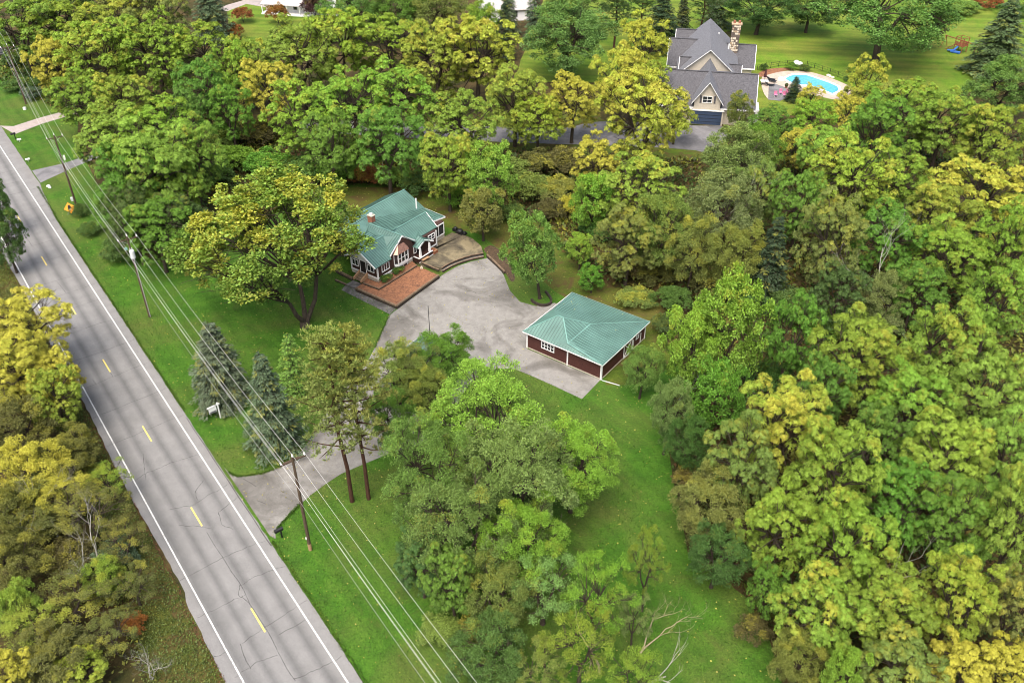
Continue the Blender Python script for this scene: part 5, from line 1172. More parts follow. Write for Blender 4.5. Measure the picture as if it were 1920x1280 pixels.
CN = dict(bank='brownish olive', maple='green and yellow', yg='yellow green', ygy='green tree turning yellow', yel='bright yellow', gold='golden yellow', grn='fresh green', lime='light lime green', dk='dark green', mid='mid green', grey='greyish green', olive='olive green', brown='brownish', blue='blue green', dkspr='dark', red='reddish', pine='yellowish', purple='purple', rust='rust coloured')
LIST = [
 # top left wood, along the road
 ('walnut', 40, 62, 78, 16, 'yg', 'at the far left edge above the parked car'),
 ('walnut', 120, 45, 80, 17, 'yg', 'second from the left edge at the top'),
 ('walnut', 205, 50, 78, 18, 'ygy', 'third along the top edge from the left'),
 ('fine', 120, -8, 80, 17, 'mid', 'at the very top left corner'),
 ('fine', 235, -5, 70, 17, 'olive', 'behind the top left walnuts at the photo edge'),
 ('walnut', 290, 45, 72, 18, 'olive', 'next to the blue spruce at the top left'),
 ('walnut', 105, 130, 48, 13, 'gold', 'with a golden tip hanging over the power lines'),
 ('walnut', 195, 120, 82, 17, 'ygy', 'in the middle of the top left wood'),
 ('walnut', 290, 110, 80, 18, 'yg', 'left of the dark gap in the top left wood'),
 ('walnut', 380, 105, 72, 18, 'yg', 'just below the blue spruce, showing dark limbs'),
 ('walnut', 150, 180, 60, 14, 'yg', 'above the pale far driveway'),
 ('walnut', 225, 185, 62, 15, 'ygy', 'right of the pale far driveway end'),
 ('walnut', 385, 175, 55, 15, 'grn', 'with a dark trunk showing, right of the top left wood'),
 ('walnut', 215, 255, 88, 16, 'lime', 'overhanging the small grey drive'),
 ('walnut', 300, 250, 78, 17, 'yg', 'behind the lime walnut over the grey drive'),
 ('walnut', 345, 235, 52, 14, 'grn', 'leaning right above the brush west of the bungalow'),
 ('walnut', 245, 350, 78, 15, 'grn', 'right of the orange sign, lower half in shade'),
 ('walnut', 320, 330, 70, 15, 'yg', 'between the power lines and the big forked maple'),
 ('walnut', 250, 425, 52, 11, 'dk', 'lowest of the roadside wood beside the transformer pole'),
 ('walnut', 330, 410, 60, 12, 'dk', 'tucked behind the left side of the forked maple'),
 ('walnut', 290, 330, 85, 17, 'lime', 'broadest of the wood above the transformer pole'),
 ('walnut', 360, 290, 68, 15, 'yg', 'at the right flank of the roadside wood'),
 ('walnut', 290, 425, 66, 13, 'grn', 'in the shaded foot of the roadside wood'),
 ('walnut', 215, 390, 42, 9, 'grn', 'leaning to the wires above the orange sign'),
 ('walnut', 430, 215, 48, 13, 'grn', 'thin one between the two big woods'),
 ('walnut', 440, 140, 42, 14, 'yg', 'filling the gap between the two big woods'),
 # centre top wood
 ('walnut', 500, 165, 62, 16, 'gold', 'left of the central wood with thin yellow leaves'),
 ('walnut', 470, 125, 50, 15, 'ygy', 'below the red leaved shrub in the top centre'),
 ('walnut', 560, 115, 85, 18, 'yg', 'largest at the left of the central wood'),
 ('walnut', 570, 215, 80, 17, 'yg', 'front left of the central wood'),
 ('walnut', 640, 95, 75, 18, 'ygy', 'in the central wood left of centre top'),
 ('walnut', 660, 200, 85, 18, 'yg', 'mid front of the central wood'),
 ('walnut', 735, 95, 80, 18, 'yg', 'rear middle of the central wood'),
 ('walnut', 750, 185, 82, 18, 'yg', 'above the bungalow in the central wood'),
 ('walnut', 725, 275, 70, 15, 'grn', 'lower down straight behind the bungalow'),
 ('walnut', 620, 280, 66, 14, 'grn', 'low and shaded left of the bungalow back lawn'),
 ('walnut', 815, 120, 78, 18, 'ygy', 'right rear of the central wood'),
 ('walnut', 895, 115, 88, 18, 'yel', 'large and bright left of the round dark tree'),
 ('walnut', 860, 225, 80, 17, 'yg', 'above the grey neighbour drive in the middle'),
 ('walnut', 840, 310, 62, 14, 'ygy', 'low with yellow sprays behind the bungalow right side'),
 ('walnut', 965, 190, 68, 15, 'ygy', 'thin crowned over the neighbour drive'),
 ('walnut', 1010, 225, 55, 12, 'ygy', 'small round one standing by the neighbour drive'),
 ('walnut', 1075, 190, 62, 14, 'yel', 'left of the tallest yellow tree'),
 ('fine', 655, 15, 60, 15, 'mid', 'at the top edge right of the white farmhouse'),
 ('fine', 740, 15, 62, 15, 'grn', 'at the top edge above the central wood'),
 ('fine', 820, 12, 62, 15, 'olive', 'at the top edge left of the pale house'),
 ('fine', 905, 45, 42, 12, 'yg', 'small, in front of the pale house'),
 ('fine', 1065, 72, 96, 18, 'mid', 'round and dense, alone right of the pale house', dict(trunkpx=(1058, 152))),
 ('walnut', 1208, 100, 56, 14, 'yel', 'left of the big shingled house'),
 ('walnut', 1165, 165, 62, 15, 'yel', 'in front of the big house left wing'),
 ('walnut', 1225, 165, 36, 10, 'ygy', 'against the big house left gable'),
 ('walnut', 1268, 215, 38, 10, 'ygy', 'just left of the navy garage door'),
 ('walnut', 1205, 235, 92, 18, 'yel', 'tallest and brightest, left of the navy garage door'),
 ('walnut', 1120, 300, 50, 13, 'gold', 'thin, left foot of the tallest yellow tree'),
 ('walnut', 1200, 345, 88, 16, 'ygy', 'below the tallest yellow tree'),
 ('walnut', 1180, 440, 72, 14, 'olive', 'shaded, at the wood edge above the garage'),
 ('broad', 1110, 375, 45, 11, 'lime', 'narrow, left of the shaded wood above the garage'),
 ('fine', 1240, 430, 70, 14, 'olive', 'with bare twigs, above and right of the garage'),
 ('fine', 1388, 208, 28, 9, 'olive', 'small, in front of the big house right wall'),
 ('walnut', 1450, 228, 48, 10, 'grn', 'between the big house and the pool'),
 ('walnut', 1520, 232, 50, 10, 'yg', 'just in front of the pool deck'),
 ('spruce', 1490, 170, 18, 5, 'dkspr', 'small and dark at the pool edge'),
 ('walnut', 1520, 180, 28, 6, 'gold', 'small and golden at the pool edge'),
 ('walnut', 1590, 215, 44, 11, 'gold', 'right of the pool with golden leaves'),
 ('walnut', 1618, 170, 46, 13, 'yel', 'bright one overlapping the pool from the right'),
 ('walnut', 1500, 275, 40, 9, 'gold', 'small orange yellow one below the pool'),
 ('fine', 1380, 300, 74, 14.5, 'grey', 'large, below the navy garage door'),
 ('fine', 1425, 275, 48, 11, 'grn', 'between the greyish tree and the pool'),
 ('walnut', 1555, 285, 62, 14, 'lime', 'vivid, below the pool'),
 ('fine', 1350, 390, 72, 14, 'grey', 'with shaded hollows, below the first greyish tree'),
 ('walnut', 1420, 360, 55, 14, 'olive', 'in the hollow right of the greyish trees'),
 ('walnut', 1700, 200, 85, 16, 'yg', 'below the back lawn, right of the pool'),
 ('walnut', 1640, 255, 72, 15, 'grn', 'below and left of the back lawn'),
 ('walnut', 1770, 235, 72, 15, 'yg', 'under the back lawn right part'),
 ('walnut', 1850, 265, 75, 15, 'ygy', 'near the right edge under the dark shrub trees'),
 ('fine', 1885, 160, 75, 13, 'mid', 'large and domed at the right edge below the blue spruce'),
 ('walnut', 1585, 350, 95, 16, 'ygy', 'wide crowned in the right hand wood, upper part'),
 ('walnut', 1500, 395, 60, 14, 'grn', 'shaded, left edge of the upper right wood'),
 ('walnut', 1690, 330, 70, 15, 'yg', 'centre of the upper right wood'),
 ('walnut', 1840, 360, 100, 16, 'yel', 'wide and bright at the right edge, upper part'),
 ('walnut', 1755, 400, 70, 15, 'ygy', 'beside the wide bright tree at the right edge'),
 ('walnut', 1560, 455, 72, 15, 'olive', 'left middle of the right hand wood'),
 ('walnut', 1665, 440, 75, 15, 'grn', 'middle of the right hand wood'),
 ('walnut', 1790, 470, 80, 15, 'yg', 'right middle of the right hand wood'),
 ('walnut', 1895, 470, 62, 15, 'yg', 'at the right edge, halfway down the upper half'),
 ('walnut', 1720, 540, 62, 13, 'grn', 'above the dead grey twigs in the right wood'),
 ('walnut', 1870, 570, 65, 13, 'yg', 'at the right edge above the red leaved bush'),
 ('spruce', 1440, 500, 55, 13, 'dkspr', 'in the dark hollow above the tall lime maple'),
 ('fine', 1380, 480, 60, 12, 'olive', 'left of the dark spruce in the hollow'),
 ('fine', 1300, 470, 55, 12, 'olive', 'shaded one behind the garage right side'),
 ('walnut', 1570, 560, 58, 11, 'dk', 'low, below the dark spruce hollow'),
 ('fine', 1660, 560, 55, 10, 'grey', 'grey leaved, round the dead branches'),
 # tall lime maple and below
 ('broad', 1365, 610, 72, 17, 'lime', 'tallest beside the lawn, top half', dict(var=0)),
 ('broad', 1290, 655, 58, 13, 'lime', 'at the left of the tallest one by the lawn'),
 ('broad', 1345, 740, 66, 11, 'grn', 'shaded foot of the tall lime maple'),
 ('fine', 1255, 770, 45, 11, 'grey', 'slender, at the lawn edge right of the garage'),
 ('fine', 1205, 690, 42, 8, 'mid', 'bushy one just right of the garage corner'),
 ('fine', 1290, 830, 48, 9, 'dk', 'dark at the lawn edge below the garage'),
 ('walnut', 1480, 650, 60, 13, 'grn', 'right of the tall lime maple'),
 ('walnut', 1600, 670, 92, 15, 'yg', 'with pointed plumes in the middle right wood'),
 ('walnut', 1540, 740, 60, 12, 'grn', 'between the plumed tree and the broken trunk'),
 ('walnut', 1760, 670, 85, 15, 'ygy', 'below the red leaved bush'),
 ('walnut', 1850, 720, 90, 16, 'lime', 'large, right edge at mid height'),
 ('walnut', 1700, 760, 80, 14, 'yg', 'centre right, below the pointed plumes'),
 ('walnut', 1640, 830, 62, 12, 'grn', 'in shade left of the centre right trees'),
 ('walnut', 1470, 810, 95, 14, 'yel', 'broad with yellow top right of the broken trunk'),
 ('walnut', 1390, 880, 78, 12, 'olive', 'at the wood edge opposite the big centre tree'),
 ('walnut', 1790, 850, 95, 15, 'lime', 'star leaved in the lower right wood, upper one'),
 ('walnut', 1895, 850, 75, 15, 'lime', 'star leaved, at the right edge, upper one'),
 ('walnut', 1560, 900, 92, 14, 'yg', 'lower right wood, left of the star leaved trees'),
 ('walnut', 1690, 930, 80, 14, 'grn', 'shaded, centre of the lower right wood'),
 ('fine', 1330, 950, 78, 9, 'olive', 'small leaved, bulging onto the lawn at lower right'),
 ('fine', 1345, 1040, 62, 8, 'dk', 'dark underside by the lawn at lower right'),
 ('walnut', 1460, 980, 85, 13, 'yg', 'second row at the lawn edge, lower right'),
 ('walnut', 1585, 1030, 85, 13, 'yg', 'low centre of the lower right wood'),
 ('walnut', 1800, 980, 90, 14, 'grn', 'between the star leaved trees low at right'),
 ('walnut', 1900, 1000, 75, 15, 'lime', 'star leaved, at the right edge, lower one'),
 ('walnut', 1540, 1140, 88, 12, 'ygy', 'at the bottom right wood, nearest the lawn corner'),
 ('walnut', 1440, 1110, 42, 8, 'grn', 'small one by the lawn corner at lower right', {}),
 ('walnut', 1660, 1120, 92, 13, 'yg', 'with dark gap beneath, bottom right'),
 ('walnut', 1790, 1130, 82, 12, 'ygy', 'one row up from the bottom right corner'),
 ('walnut', 1905, 1140, 68, 12, 'olive', 'at the right edge just above the corner'),
 ('walnut', 1690, 1240, 80, 9, 'olive', 'low along the bottom edge at right'),
 ('walnut', 1800, 1250, 70, 9, 'gold', 'at the bottom edge, left of the corner'),
 ('walnut', 1895, 1250, 60, 9, 'gold', 'in the bottom right corner'),
 ('broad', 1585, 1268, 42, 9, 'lime', 'small, on the bottom edge at right'),
 ('fine', 1500, 1230, 60, 7, 'olive', 'low, between lawn and bottom right trees'),
 # centre
 ('grand', 915, 800, 128, 16, 'lime', 'top of the big central clump below the court', dict(var=0)),
 ('grand', 800, 890, 98, 15, 'mid', 'left bulge of the big central clump', dict(var=1)),
 ('grand', 1075, 868, 88, 12, 'lime', 'reaching out over the lawn from the central clump', dict(var=1)),
 ('grand', 965, 900, 118, 16, 'grey', 'right heart of the big central clump', dict(var=0)),
 ('grand', 865, 985, 112, 14, 'mid', 'lower middle of the big central clump', dict(var=1)),
 ('grand', 985, 1020, 85, 12, 'yg', 'lower right of the big central clump', dict(var=1)),
 ('walnut', 790, 1050, 62, 9, 'dk', 'leafy foot of the central clump beside the wires'),
 ('walnut', 850, 1100, 60, 9, 'grn', 'bright leafed foot of the central clump'),
 ('fine', 935, 1110, 72, 9, 'olive', 'low skirt of the central clump'),
 ('open', 1020, 1100, 85, 9, 'grey', 'thin crowned, left of the twisted dead branches'),
 ('open', 1120, 1115, 72, 12, 'yg', 'feathery, over the twisted dead branches'),
 ('open', 1215, 1060, 44, 11, 'yg', 'small feathery plume on a bare stem over the lawn'),
 ('open', 1190, 1160, 40, 7, 'grey', 'sparse one below the feathery plume'),
 ('open', 1090, 1215, 82, 9, 'yg', 'sparse, above the bottom edge at centre'),
 ('fine', 920, 1220, 82, 7, 'dk', 'dense and low at the bottom edge near the wires'),
 ('open', 1190, 1270, 62, 8, 'yg', 'cut by the bottom edge right of centre'),
 ('open', 1010, 1262, 65, 6, 'olive', 'low one cut by the bottom edge at centre'),
 ('fine', 818, 672, 60, 8.5, 'grn', 'oak like, covering the shed roof', dict(trunkpx=(832, 728), var=1)),
 ('fine', 728, 780, 52, 9, 'grn', 'between the right pine and the central clump'),
 ('open', 775, 690, 52, 9, 'olive', 'airy one at the left of the shed roof'),
 ('fine', 745, 700, 62, 9, 'olive', 'rusty tinged, between the pines and the shed'),
 ('fine', 800, 735, 55, 8, 'olive', 'small, in front of the shed'),
 ('broad', 993, 470, 56, 13.5, 'mid', 'tall oval one beside the court near the garage', dict(trunkpx=(1012, 560), var=2, tilt=(0, radians(-9), .4))),
 ('broad', 920, 330, 52, 13, 'lime', 'narrow, behind the patio'),
 ('broad', 905, 395, 45, 9, 'olive', 'lower and browner, right of the patio'),
 ('broad', 1088, 468, 28, 6, 'lime', 'small round sapling on the grass strip above the garage'),
 ('broad', 1110, 520, 26, 4.5, 'grn', 'small bush just above the garage roof'),
 ('twin', 490, 430, 166, 20, 'maple', 'huge with a forked dark trunk on the front lawn', dict(trunkpx=(572, 612), tilt=(radians(-9), radians(-12), 0))),
 # conifers
 ('spruce', 405, 655, 60, 11.5, 'blue', 'broad, under the wires on the front lawn', dict(trunkpx=(422, 752), var=0)),
 ('spruce', 503, 765, 62, 13, 'blue', 'taller, beside the driveway mouth', dict(trunkpx=(520, 835), var=1)),
 ('thinspruce', 540, 665, 32, 8.5, 'mid', 'faint and slender, behind the two pines', dict(trunkpx=(556, 735))),
 ('pine', 612, 745, 84, 22, 'pine', 'left one of the pair at the drive', dict(trunkpx=(660, 940), var=0)),
 ('pine', 690, 755, 80, 21.5, 'pine', 'right one of the pair at the drive', dict(trunkpx=(691, 935), var=1)),
 ('spruce', 395, 28, 42, 14, 'blue', 'at the top left behind the walnuts'),
 ('spruce', 945, 60, 26, 14, 'dkspr', 'left one of two in front of the pale house'),
 ('spruce', 1002, 28, 22, 13, 'blue', 'right one of two in front of the pale house'),
 ('spruce', 955, 20, 22, 13, 'blue', 'behind the left spruce at the pale house'),
 ('spruce', 1238, 50, 42, 13, 'dkspr', 'broad, behind the bright yellow tree'),
 ('spruce', 1282, 32, 20, 12, 'dkspr', 'narrow, left of the big house ridge'),
 ('pine', 1155, 28, 40, 15, 'dk', 'with a clear trunk at the top edge'),
 ('pine', 1205, 12, 36, 14, 'dk', 'at the top edge between two dark conifers'),
 ('pine', 1320, 10, 36, 14, 'dk', 'at the top edge behind the big house'),
 ('spruce', 1345, 8, 30, 13, 'blue', 'at the top edge right of the big house ridge'),
 ('spruce', 1880, 80, 62, 16, 'blue', 'large, beside the playset at the right edge'),
 # top right
 ('fine', 1650, 30, 128, 21, 'mid', 'huge, standing on the back lawn', dict(trunkpx=(1640, 118), var=2)),
 ('fine', 1425, 15, 72, 11, 'dk', 'left one of the hedge line above the back lawn'),
 ('fine', 1520, 12, 55, 11, 'dk', 'middle one of the hedge line above the back lawn'),
 ('fine', 1745, 45, 32, 10, 'purple', 'small purple leaved one right of the huge tree'),
 ('fine', 1075, 5, 60, 14, 'mid', 'at the top edge above the round tree'),
 # left side
 ('broad', 5, 440, 42, 11, 'dk', 'hanging over the road at the left edge'),
 ('broad', -10, 380, 35, 10, 'dk', 'at the left edge, upper one over the road'),
 ('walnut', 45, 620, 88, 11, 'gold', 'large, overhanging the road from the left'),
 ('walnut', 20, 700, 82, 11, 'gold', 'lower left golden one at the photo edge'),
 ('walnut', 105, 755, 55, 9, 'ygy', 'under the large golden tree, by the road'),
 ('fine', 30, 800, 82, 9, 'bank', 'yellow brown, at the left edge halfway down'),
 ('fine', 130, 850, 62, 6, 'bank', 'low, on the verge bank left of the road'),
 ('fine', 60, 950, 80, 6.5, 'bank', 'speckled, in the left bank thicket'),
 ('open', 165, 960, 72, 7, 'bank', 'with grey bare twigs over the verge'),
 ('fine', 20, 1060, 70, 7, 'bank', 'at the left edge above the lime bush'),
 ('broad', 30, 1140, 42, 7, 'lime', 'small and vivid at the lower left edge'),
 ('open', 130, 1130, 90, 5.5, 'bank', 'spreading, lower left thicket'),
 ('fine', 100, 1230, 80, 6, 'bank', 'near the bottom left corner'),
 ('walnut', 25, 1265, 55, 6, 'gold', 'in the bottom left corner'),
 ('open', 205, 1190, 60, 4.5, 'bank', 'low, beside the verge at the bottom'),
 ('fine', 60, 885, 75, 8, 'gold', 'yellow speckled, upper part of the left thicket'),
 ('open', 130, 930, 66, 7, 'gold', 'orange yellow, beside the bare verge tree'),
 ('walnut', 95, 700, 62, 10, 'gold', 'leaf laden, lower edge of the large golden tree'),
 ('open', 60, 1180, 75, 6, 'ygy', 'between the lime bush and the bottom left'),
 ('fine', 195, 1080, 50, 5, 'ygy', 'thin one at the foot of the verge tree'),
 ('fine', 10, 960, 62, 8, 'bank', 'at the left edge of the thicket'),
 ('walnut', 150, 1250, 52, 5, 'ygy', 'on the bottom edge at left'),
 ('open', 235, 1010, 55, 5.5, 'bank', 'wispy, near the road on the left verge'),
 ('open', 250, 1100, 50, 4.5, 'bank', 'second wispy one lower on the left verge'),
 ('open', 205, 900, 45, 5, 'ygy', 'wispy, upper left verge below the golden trees'),
 ('fine', 100, 165, 20, 4, 'mid', 'dark hedge clump by the road pole'),
]
SHR = [(455, 30, 'x')]
def shrub(x, y, rx, H, col, where, **k): tree('shrub', x, y, rx, H, col, CN[col]+' shrub '+where, **k)
for a in ((30, 160, 26, 2.5, 'dk', 'left of the far hedge by the road'), (60, 175, 24, 2.2, 'blue', 'in the far garden bed by the road'), (75, 155, 22, 2.5, 'dk', 'behind the far garden bed'), (25, 112, 24, 3, 'dk', 'below the parked car'),
    (455, 30, 20, 4, 'red', 'beside the blue spruce at the top'), (440, 60, 20, 4, 'rust', 'under the blue spruce at the top'), (520, 28, 22, 5, 'rust', 'in front of the white farmhouse'), (590, 15, 30, 5, 'purple', 'right of the white farmhouse'), (505, 10, 10, 2, 'dk', 'against the farmhouse porch'),
    (420, 255, 45, 4, 'mid', 'in the brush west of the bungalow, highest'), (480, 250, 45, 4, 'brown', 'in the brush, brown one beside the green'), (440, 300, 50, 4, 'grn', 'in the brush, middle row left'), (500, 310, 45, 4.5, 'grn', 'in the brush, middle row right'),
    (560, 320, 45, 4, 'dk', 'behind the forked maple crown'), (640, 325, 42, 4, 'grn', 'at the back lawn edge, left'), (690, 330, 36, 3.5, 'red', 'with red leaves at the back lawn edge'), (740, 335, 40, 3.5, 'mid', 'at the back lawn edge, right'), (400, 330, 40, 4, 'dk', 'in deep shade left of the maple crown'),
    (790, 345, 40, 3.5, 'dk', 'dark at the back lawn corner'), (860, 370, 32, 3.5, 'grn', 'under the trees behind the patio'), (960, 320, 40, 4, 'mid', 'in the brush right of the lime maple'), (1010, 310, 45, 4.5, 'brown', 'in the brown thicket, left'), (1060, 305, 45, 4.5, 'brown', 'in the brown thicket, right'),
    (1000, 355, 45, 4.5, 'olive', 'below the brown thicket, left'), (1050, 360, 40, 4.5, 'olive', 'below the brown thicket, right'), (1065, 390, 24, 4, 'gold', 'yellow orange, above the grass strip'), (1030, 395, 32, 3.5, 'brown', 'at the head of the grass strip'), (960, 400, 28, 3, 'dk', 'behind the tall oval tree'),
    (1130, 430, 38, 3.5, 'dk', 'under the wood edge above the grass strip'), (1170, 500, 42, 3, 'brown', 'above the garage in rusty growth, left'), (1230, 510, 42, 3, 'brown', 'above the garage in rusty growth, right'), (1190, 560, 36, 2.2, 'olive', 'low behind the garage'), (1260, 560, 38, 3, 'dk', 'right behind the garage'),
    (1245, 610, 25, 3, 'dk', 'beside the garage right wall'), (1330, 540, 45, 4, 'brown', 'in the dark hollow, brown'), (1400, 560, 50, 4, 'dk', 'in the dark hollow, left'), (1480, 570, 50, 4, 'dk', 'in the dark hollow, right'), (1560, 610, 45, 4, 'grn', 'behind the plumed tree'),
    (1640, 610, 45, 4.5, 'grey', 'grey, right of the plumed tree'), (1840, 615, 16, 5, 'red', 'deep red among the right hand trees'), (1440, 710, 45, 4, 'dk', 'by the broken trunk, upper'), (1410, 780, 40, 3, 'brown', 'by the broken trunk, lower'), (1300, 900, 38, 3, 'brown', 'low at the lawn edge, brown'),
    (1410, 1180, 35, 2.5, 'brown', 'in rusty litter near the lower right lawn'), (830, 1180, 45, 2.2, 'mid', 'at the foot of the central clump, bottom'), (900, 1170, 45, 2.2, 'brown', 'brown at the foot of the central clump'),
    (170, 430, 22, 2.0, 'dk', 'dark at the foot of the pole behind the orange sign'), (150, 395, 18, 2.2, 'dk', 'beside the orange sign'), (230, 470, 40, 3.2, 'dk', 'beneath the roadside wood by the pole'),
    (215, 1040, 42, 2.2, 'blue', 'bluish on the left verge'), (90, 900, 55, 3, 'brown', 'brown in the left thicket'), (190, 1110, 42, 2.2, 'olive', 'low on the left verge'), (55, 1010, 50, 3, 'brown', 'in the left thicket, second brown one'), (250, 1170, 26, 1.5, 'rust', 'rusty at the lower left verge'), (180, 890, 30, 1.8, 'olive', 'near the road edge on the left bank'), (130, 1050, 50, 3, 'brown', 'in the lower left thicket, third brown one'),
    (1433, 127, 8.5, 1.6, 'dk', 'clipped into a ball beside the pool'), (1483, 125, 12, 1.6, 'grn', 'left of the rock feature behind the pool'), (1508, 128, 12, 1.5, 'dk', 'right of the rock feature behind the pool'), (1590, 148, 10, 1.0, 'dk', 'low by the boulders at the pool'),
    (1800, 12, 40, 3, 'mid', 'above the playset, left'), (1760, 25, 25, 3, 'olive', 'above the playset, small'), (1850, 4, 30, 3, 'rust', 'rusty at the top right edge'), (1905, 20, 30, 3.5, 'dk', 'behind the large blue spruce'),
    ):
    shrub(*a)
for (x, y, w_) in ((685, 516, 'nearer the steps'), (745-3, 512-2, 'nearer the window well')):
    pass
for z8, lab in (((660, 680), 'low round green shrub at the house corner, the nearer of two'), ((835, 560), 'low round green shrub by the basement window, the farther of two')):
    q = Bz(z8[0], z8[1], .72); t = thing('shrub', lab, 'shrub', (q.x, q.y, .70)); cr_, tr = proto('shrub', 0); t.scale = (.17, .17, .085)
    for nm, me in (('trunk', tr), ('crown', cr_)): o = bpy.data.objects.new(nm, me); COL.objects.link(o); o.parent = t; o.color = (.045, .10, .02, 0)

for row in LIST:
    kind, x, y, rx, H, col, where = row[:7]; kw = row[7] if len(row) > 7 else {}
    tree(kind, x, y, rx, H, col, (CN[col]+' '+DIRS[kind]+' '+where).replace('green tree turning yellow', 'yellowing green'), **kw)

# ------------------------------------------------------------------ dead wood
def branching(p, d, L_, r0, depth, rnd, b, spread_=.7, up=.1, tips=None):
    n = 4; pts = [Vector(p)]; dd = Vector(d).normalized()
    for i in range(n):
        dd = (dd+Vector((rnd.uniform(-1, 1), rnd.uniform(-1, 1), rnd.uniform(-.6, .9)+up))*.28).normalized(); pts.append(pts[-1]+dd*L_/n)
    b.tube(pts, [r0*(1-.55*i/n) for i in range(n+1)], 5 if depth > 1 else 3, False)
    if depth <= 0: return
    for k in range(rnd.choice((2, 3, 3))):
        s = pts[rnd.randint(2, n)]; nd = (dd+Vector((rnd.uniform(-1, 1), rnd.uniform(-1, 1), rnd.uniform(-.4, .9)))*spread_).normalized(); branching(s, nd, L_*rnd.uniform(.55, .8), r0*.45, depth-1, rnd, b, spread_, up)
def deadtree(x, y, H, r0, seed, label, mat='dead', d=(0, 0, 1), depth=4, spread_=.8, z0=0, name='dead_tree', cat='dead tree', n0=1):
    p = G(x, y); p.z = z0; t = thing(name, label, cat, (p.x, p.y, 0)); rnd = random.Random(seed); b = MB()
    for k in range(n0): branching(p, Vector(d)+Vector((rnd.uniform(-.3, .3), rnd.uniform(-.3, .3), 0))*(n0 > 1), H*.45, r0, depth, rnd, b, spread_)
    b.build('branches', mat, t)
deadtree(1125, 1262, 8, .14, 3, 'pale twisted dead tree rising from the lawn at the bottom centre', d=(-.1, .2, 1), spread_=.95)
deadtree(1200, 1225, 7, .085, 8, 'pale dead branches reaching right over the lawn at the bottom', d=(.8, .2, .55), spread_=.9, n0=2)
deadtree(1180, 1300, 8, .13, 12, 'grey dead stem low on the lawn at the bottom edge', 'deadgrey', d=(.6, .3, .5), depth=3)
deadtree(1410, 835, 9, .26, 5, 'broken brown trunk leaning in the dark gap of the right wood', 'pinebark', d=(.55, .5, .9), depth=2, spread_=.5)
deadtree(1700, 640, 17, .16, 9, 'bare grey dead branches in the middle of the right wood', 'deadgrey', d=(-.3, 0, 1), depth=5)
deadtree(195, 1085, 9, .13, 21, 'bare grey twigged tree standing on the left verge', 'deadgrey', depth=6, spread_=.9, n0=2)
deadtree(110, 1010, 9, .10, 22, 'bare grey twigs in the left thicket behind the verge tree', 'deadgrey', depth=5, spread_=.9)
deadtree(285, 1275, 4, .07, 23, 'small bare whitish bush at the bottom left by the road', 'deadgrey', depth=5, spread_=1.0, n0=3)
deadtree(1330, 470, 14, .10, 25, 'thin bare twigs in the olive trees above the garage', 'deadgrey', depth=5)
deadtree(1640, 1120, 11, .10, 31, 'fallen grey branches in the gap of the bottom right wood', 'deadgrey', depth=3, d=(.6, .2, .7))
deadtree(1270, 760, 8, .12, 33, 'bare grey stem at the lawn edge below the garage corner', 'deadgrey', depth=3)
# ------------------------------------------------------------------ undergrowth, litter, fallen leaves
W1 = px([(0, 150), (140, 225), (200, 300), (215, 420), (330, 470), (420, 360), (640, 350), (760, 345), (900, 385), (1020, 420), (1060, 480), (1130, 530), (1240, 570), (1290, 640), (1270, 700), (1250, 800), (1265, 900), (1300, 1040), (1400, 1120), (1450, 1180), (1480, 1290), (1960, 1290), (1960, 260), (1640, 230), (1400, 300), (1340, 300), (1100, 292), (900, 280), (560, 262), (300, 180), (0, 60)])
P = scatter(W1, 46000); P[:, 2] = rng.random(len(P))**2*.9
stuff_leaves('undergrowth', P, .62, (.050, .085, .018, .25), label='dark leafy undergrowth and litter below the wood', cat='undergrowth', lift=.08)
P = scatter(W1, 30000); P[:, 2] = .03
stuff_leaves('leaf_litter', P, .42, (.11, .065, .028, .2), up=.95, label='brown fallen leaves on the woodland floor', cat='leaf litter', lift=0)
W2 = [rp(120, -7), rp(60, -6.6), rp(30, -6.2), rp(5, -7.2), rp(-15, -9), rp(-35, -10), rp(-60, -10), rp(-60, -60), rp(120, -60)]
P = scatter(W2, 26000); P[:, 2] = rng.random(len(P))**1.5*1.3
stuff_leaves('thicket', P, .42, (.11, .12, .03, .30), label='tangled yellow brown thicket on the left bank', cat='thicket', lift=.08)
W3 = [rp(120, -4.3), rp(60, -4.4), rp(20, -4.45), rp(0, -4.6), rp(-25, -4.8), rp(-60, -4.8), rp(-60, -11.5), rp(-30, -11), rp(-10, -10), rp(10, -8.5), rp(40, -7.5), rp(120, -7)]
P = scatter(W3, 42000); P[:, 2] = rng.random(len(P))**2*.28
stuff_leaves('verge_weeds', P, .19, (.085, .115, .028, .16), label='low green and brown weeds between thicket and road', cat='weeds', lift=.1)
# ragged leafy rim of the left pavement edge, and rusty litter
s_ = rng.uniform(-60, 110, 5000); t_ = -4.42-np.abs(rng.normal(size=5000))*.22-np.where(s_ < -10, .25, 0)
P = np.array([RC.x, RC.y, 0])[None]+np.outer(s_, np.array(RD))+np.outer(t_, np.array(RN)); P[:, 2] = .045
stuff_leaves('roadside_litter', P, .12, (.13, .05, .03, .1), up=.9, label='rusty leaf litter along the left pavement edge', cat='leaf litter', lift=0)
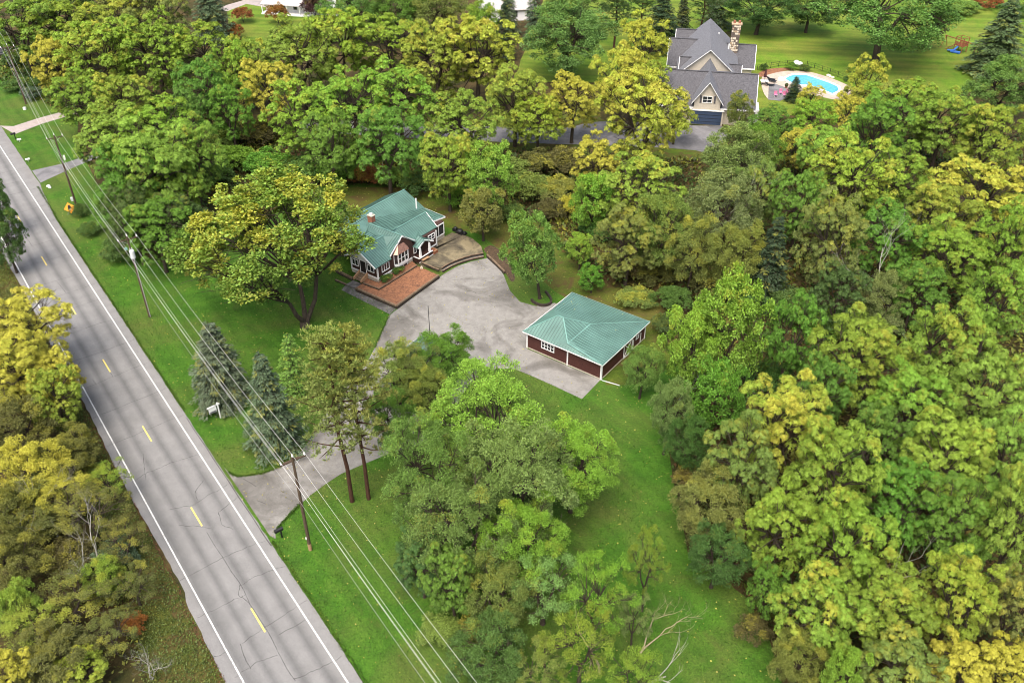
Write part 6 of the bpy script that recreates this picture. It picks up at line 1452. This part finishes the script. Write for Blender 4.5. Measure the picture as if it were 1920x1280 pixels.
# turf tufts along lawn edges and across the near lawn
def along(pts, n, wdt):
    P_ = [np.array((p[0], p[1])) for p in pts]; seg = [np.linalg.norm(b-a) for a, b in zip(P_, P_[1:])]; tot = sum(seg); out = []
    for a, b, L_ in zip(P_, P_[1:], seg):
        k = int(n*L_/tot); t = rng.random((k, 1)); d = (b-a)/(L_+1e-9); nn = np.array([-d[1], d[0]]); out.append(a+(b-a)*t+nn*rng.normal(size=(k, 1))*wdt)
    return np.c_[np.concatenate(out), np.full(sum(len(o) for o in out), .03)]
near = scatter([rp(60, 4.8), rp(-60, 4.8), rp(-60, 40), rp(20, 45), rp(60, 30)], 90000); near[:, 2] = .012
dpoly = [(p.x, p.y) for p in DRIVE]; near = near[~in_poly(near, dpoly)]
shed_ = np.hypot(near[:, 0]-SH.x, near[:, 1]-SH.y) > 3.2; near = near[shed_]
stuff_leaves('grass_blades', near, .20, (.052, .125, .012, 0), label='short mown grass blades on the front lawn', cat='grass', up=.35, aspect=.22, lift=.3)
edge = np.concatenate([along([rp(85, 5.1), rp(70, 4.75), rp(15, 4.75)], 5000, .10), along([rp(-9, 4.8), rp(-60, 4.75)], 5000, .12), along(px([(428, 886), (446, 894), (492, 888), (530, 874)]), 900, .1), along(px([(562, 946), (524, 986), (516, 1000)]), 900, .1), along(px([(703, 652), (716, 622), (730, 592)]), 600, .1)])
edge[:, 2] = .03; stuff_leaves('edge_grass', edge, .15, (.05, .11, .012, .12), label='ragged grass along the pavement edges', cat='grass', up=.35, aspect=.3, lift=.3)
fl = np.concatenate([scatter(LAWN[4:], 3200)])
def clear(P_):
    k = ~in_poly(P_, [(p[0], p[1]) for p in deck])
    for c, r_ in ((GO+HE1*5.5+HE2*5.5, 8.3), (bp(-6, 8), 10.5), (SH, 3.2)): k &= np.hypot(P_[:, 0]-c.x, P_[:, 1]-c.y) > r_
    return P_[k]
fl = clear(fl); fl[:, 2] = .07; stuff_leaves('fallen_leaves', fl, .16, (.30, .27, .08, .3), up=.95, label='scattered pale yellow leaves lying on the lawns', cat='fallen leaves', aspect=.75, lift=0)
dl = clear(scatter(dpoly, 500)); dl[:, 2] = .045; stuff_leaves('drive_leaves', dl, .10, (.16, .12, .05, .3), up=.95, label='few small leaves lying on the grey court', cat='fallen leaves', aspect=.75, lift=0)
# leaves fallen on the garage roof
lw = np.array([[u, v] for u, v in zip(rng.uniform(.5, 10.5, 60), rng.uniform(6, 10.2, 60))]); P = np.array([gp(u, v, 2.95-(v-5.6)*.07+.06) for u, v in lw])
stuff_leaves('roof_leaves', P, .12, (.5, .45, .2, .3), up=.95, label='few pale leaves on the garage roof', cat='fallen leaves', lift=0)
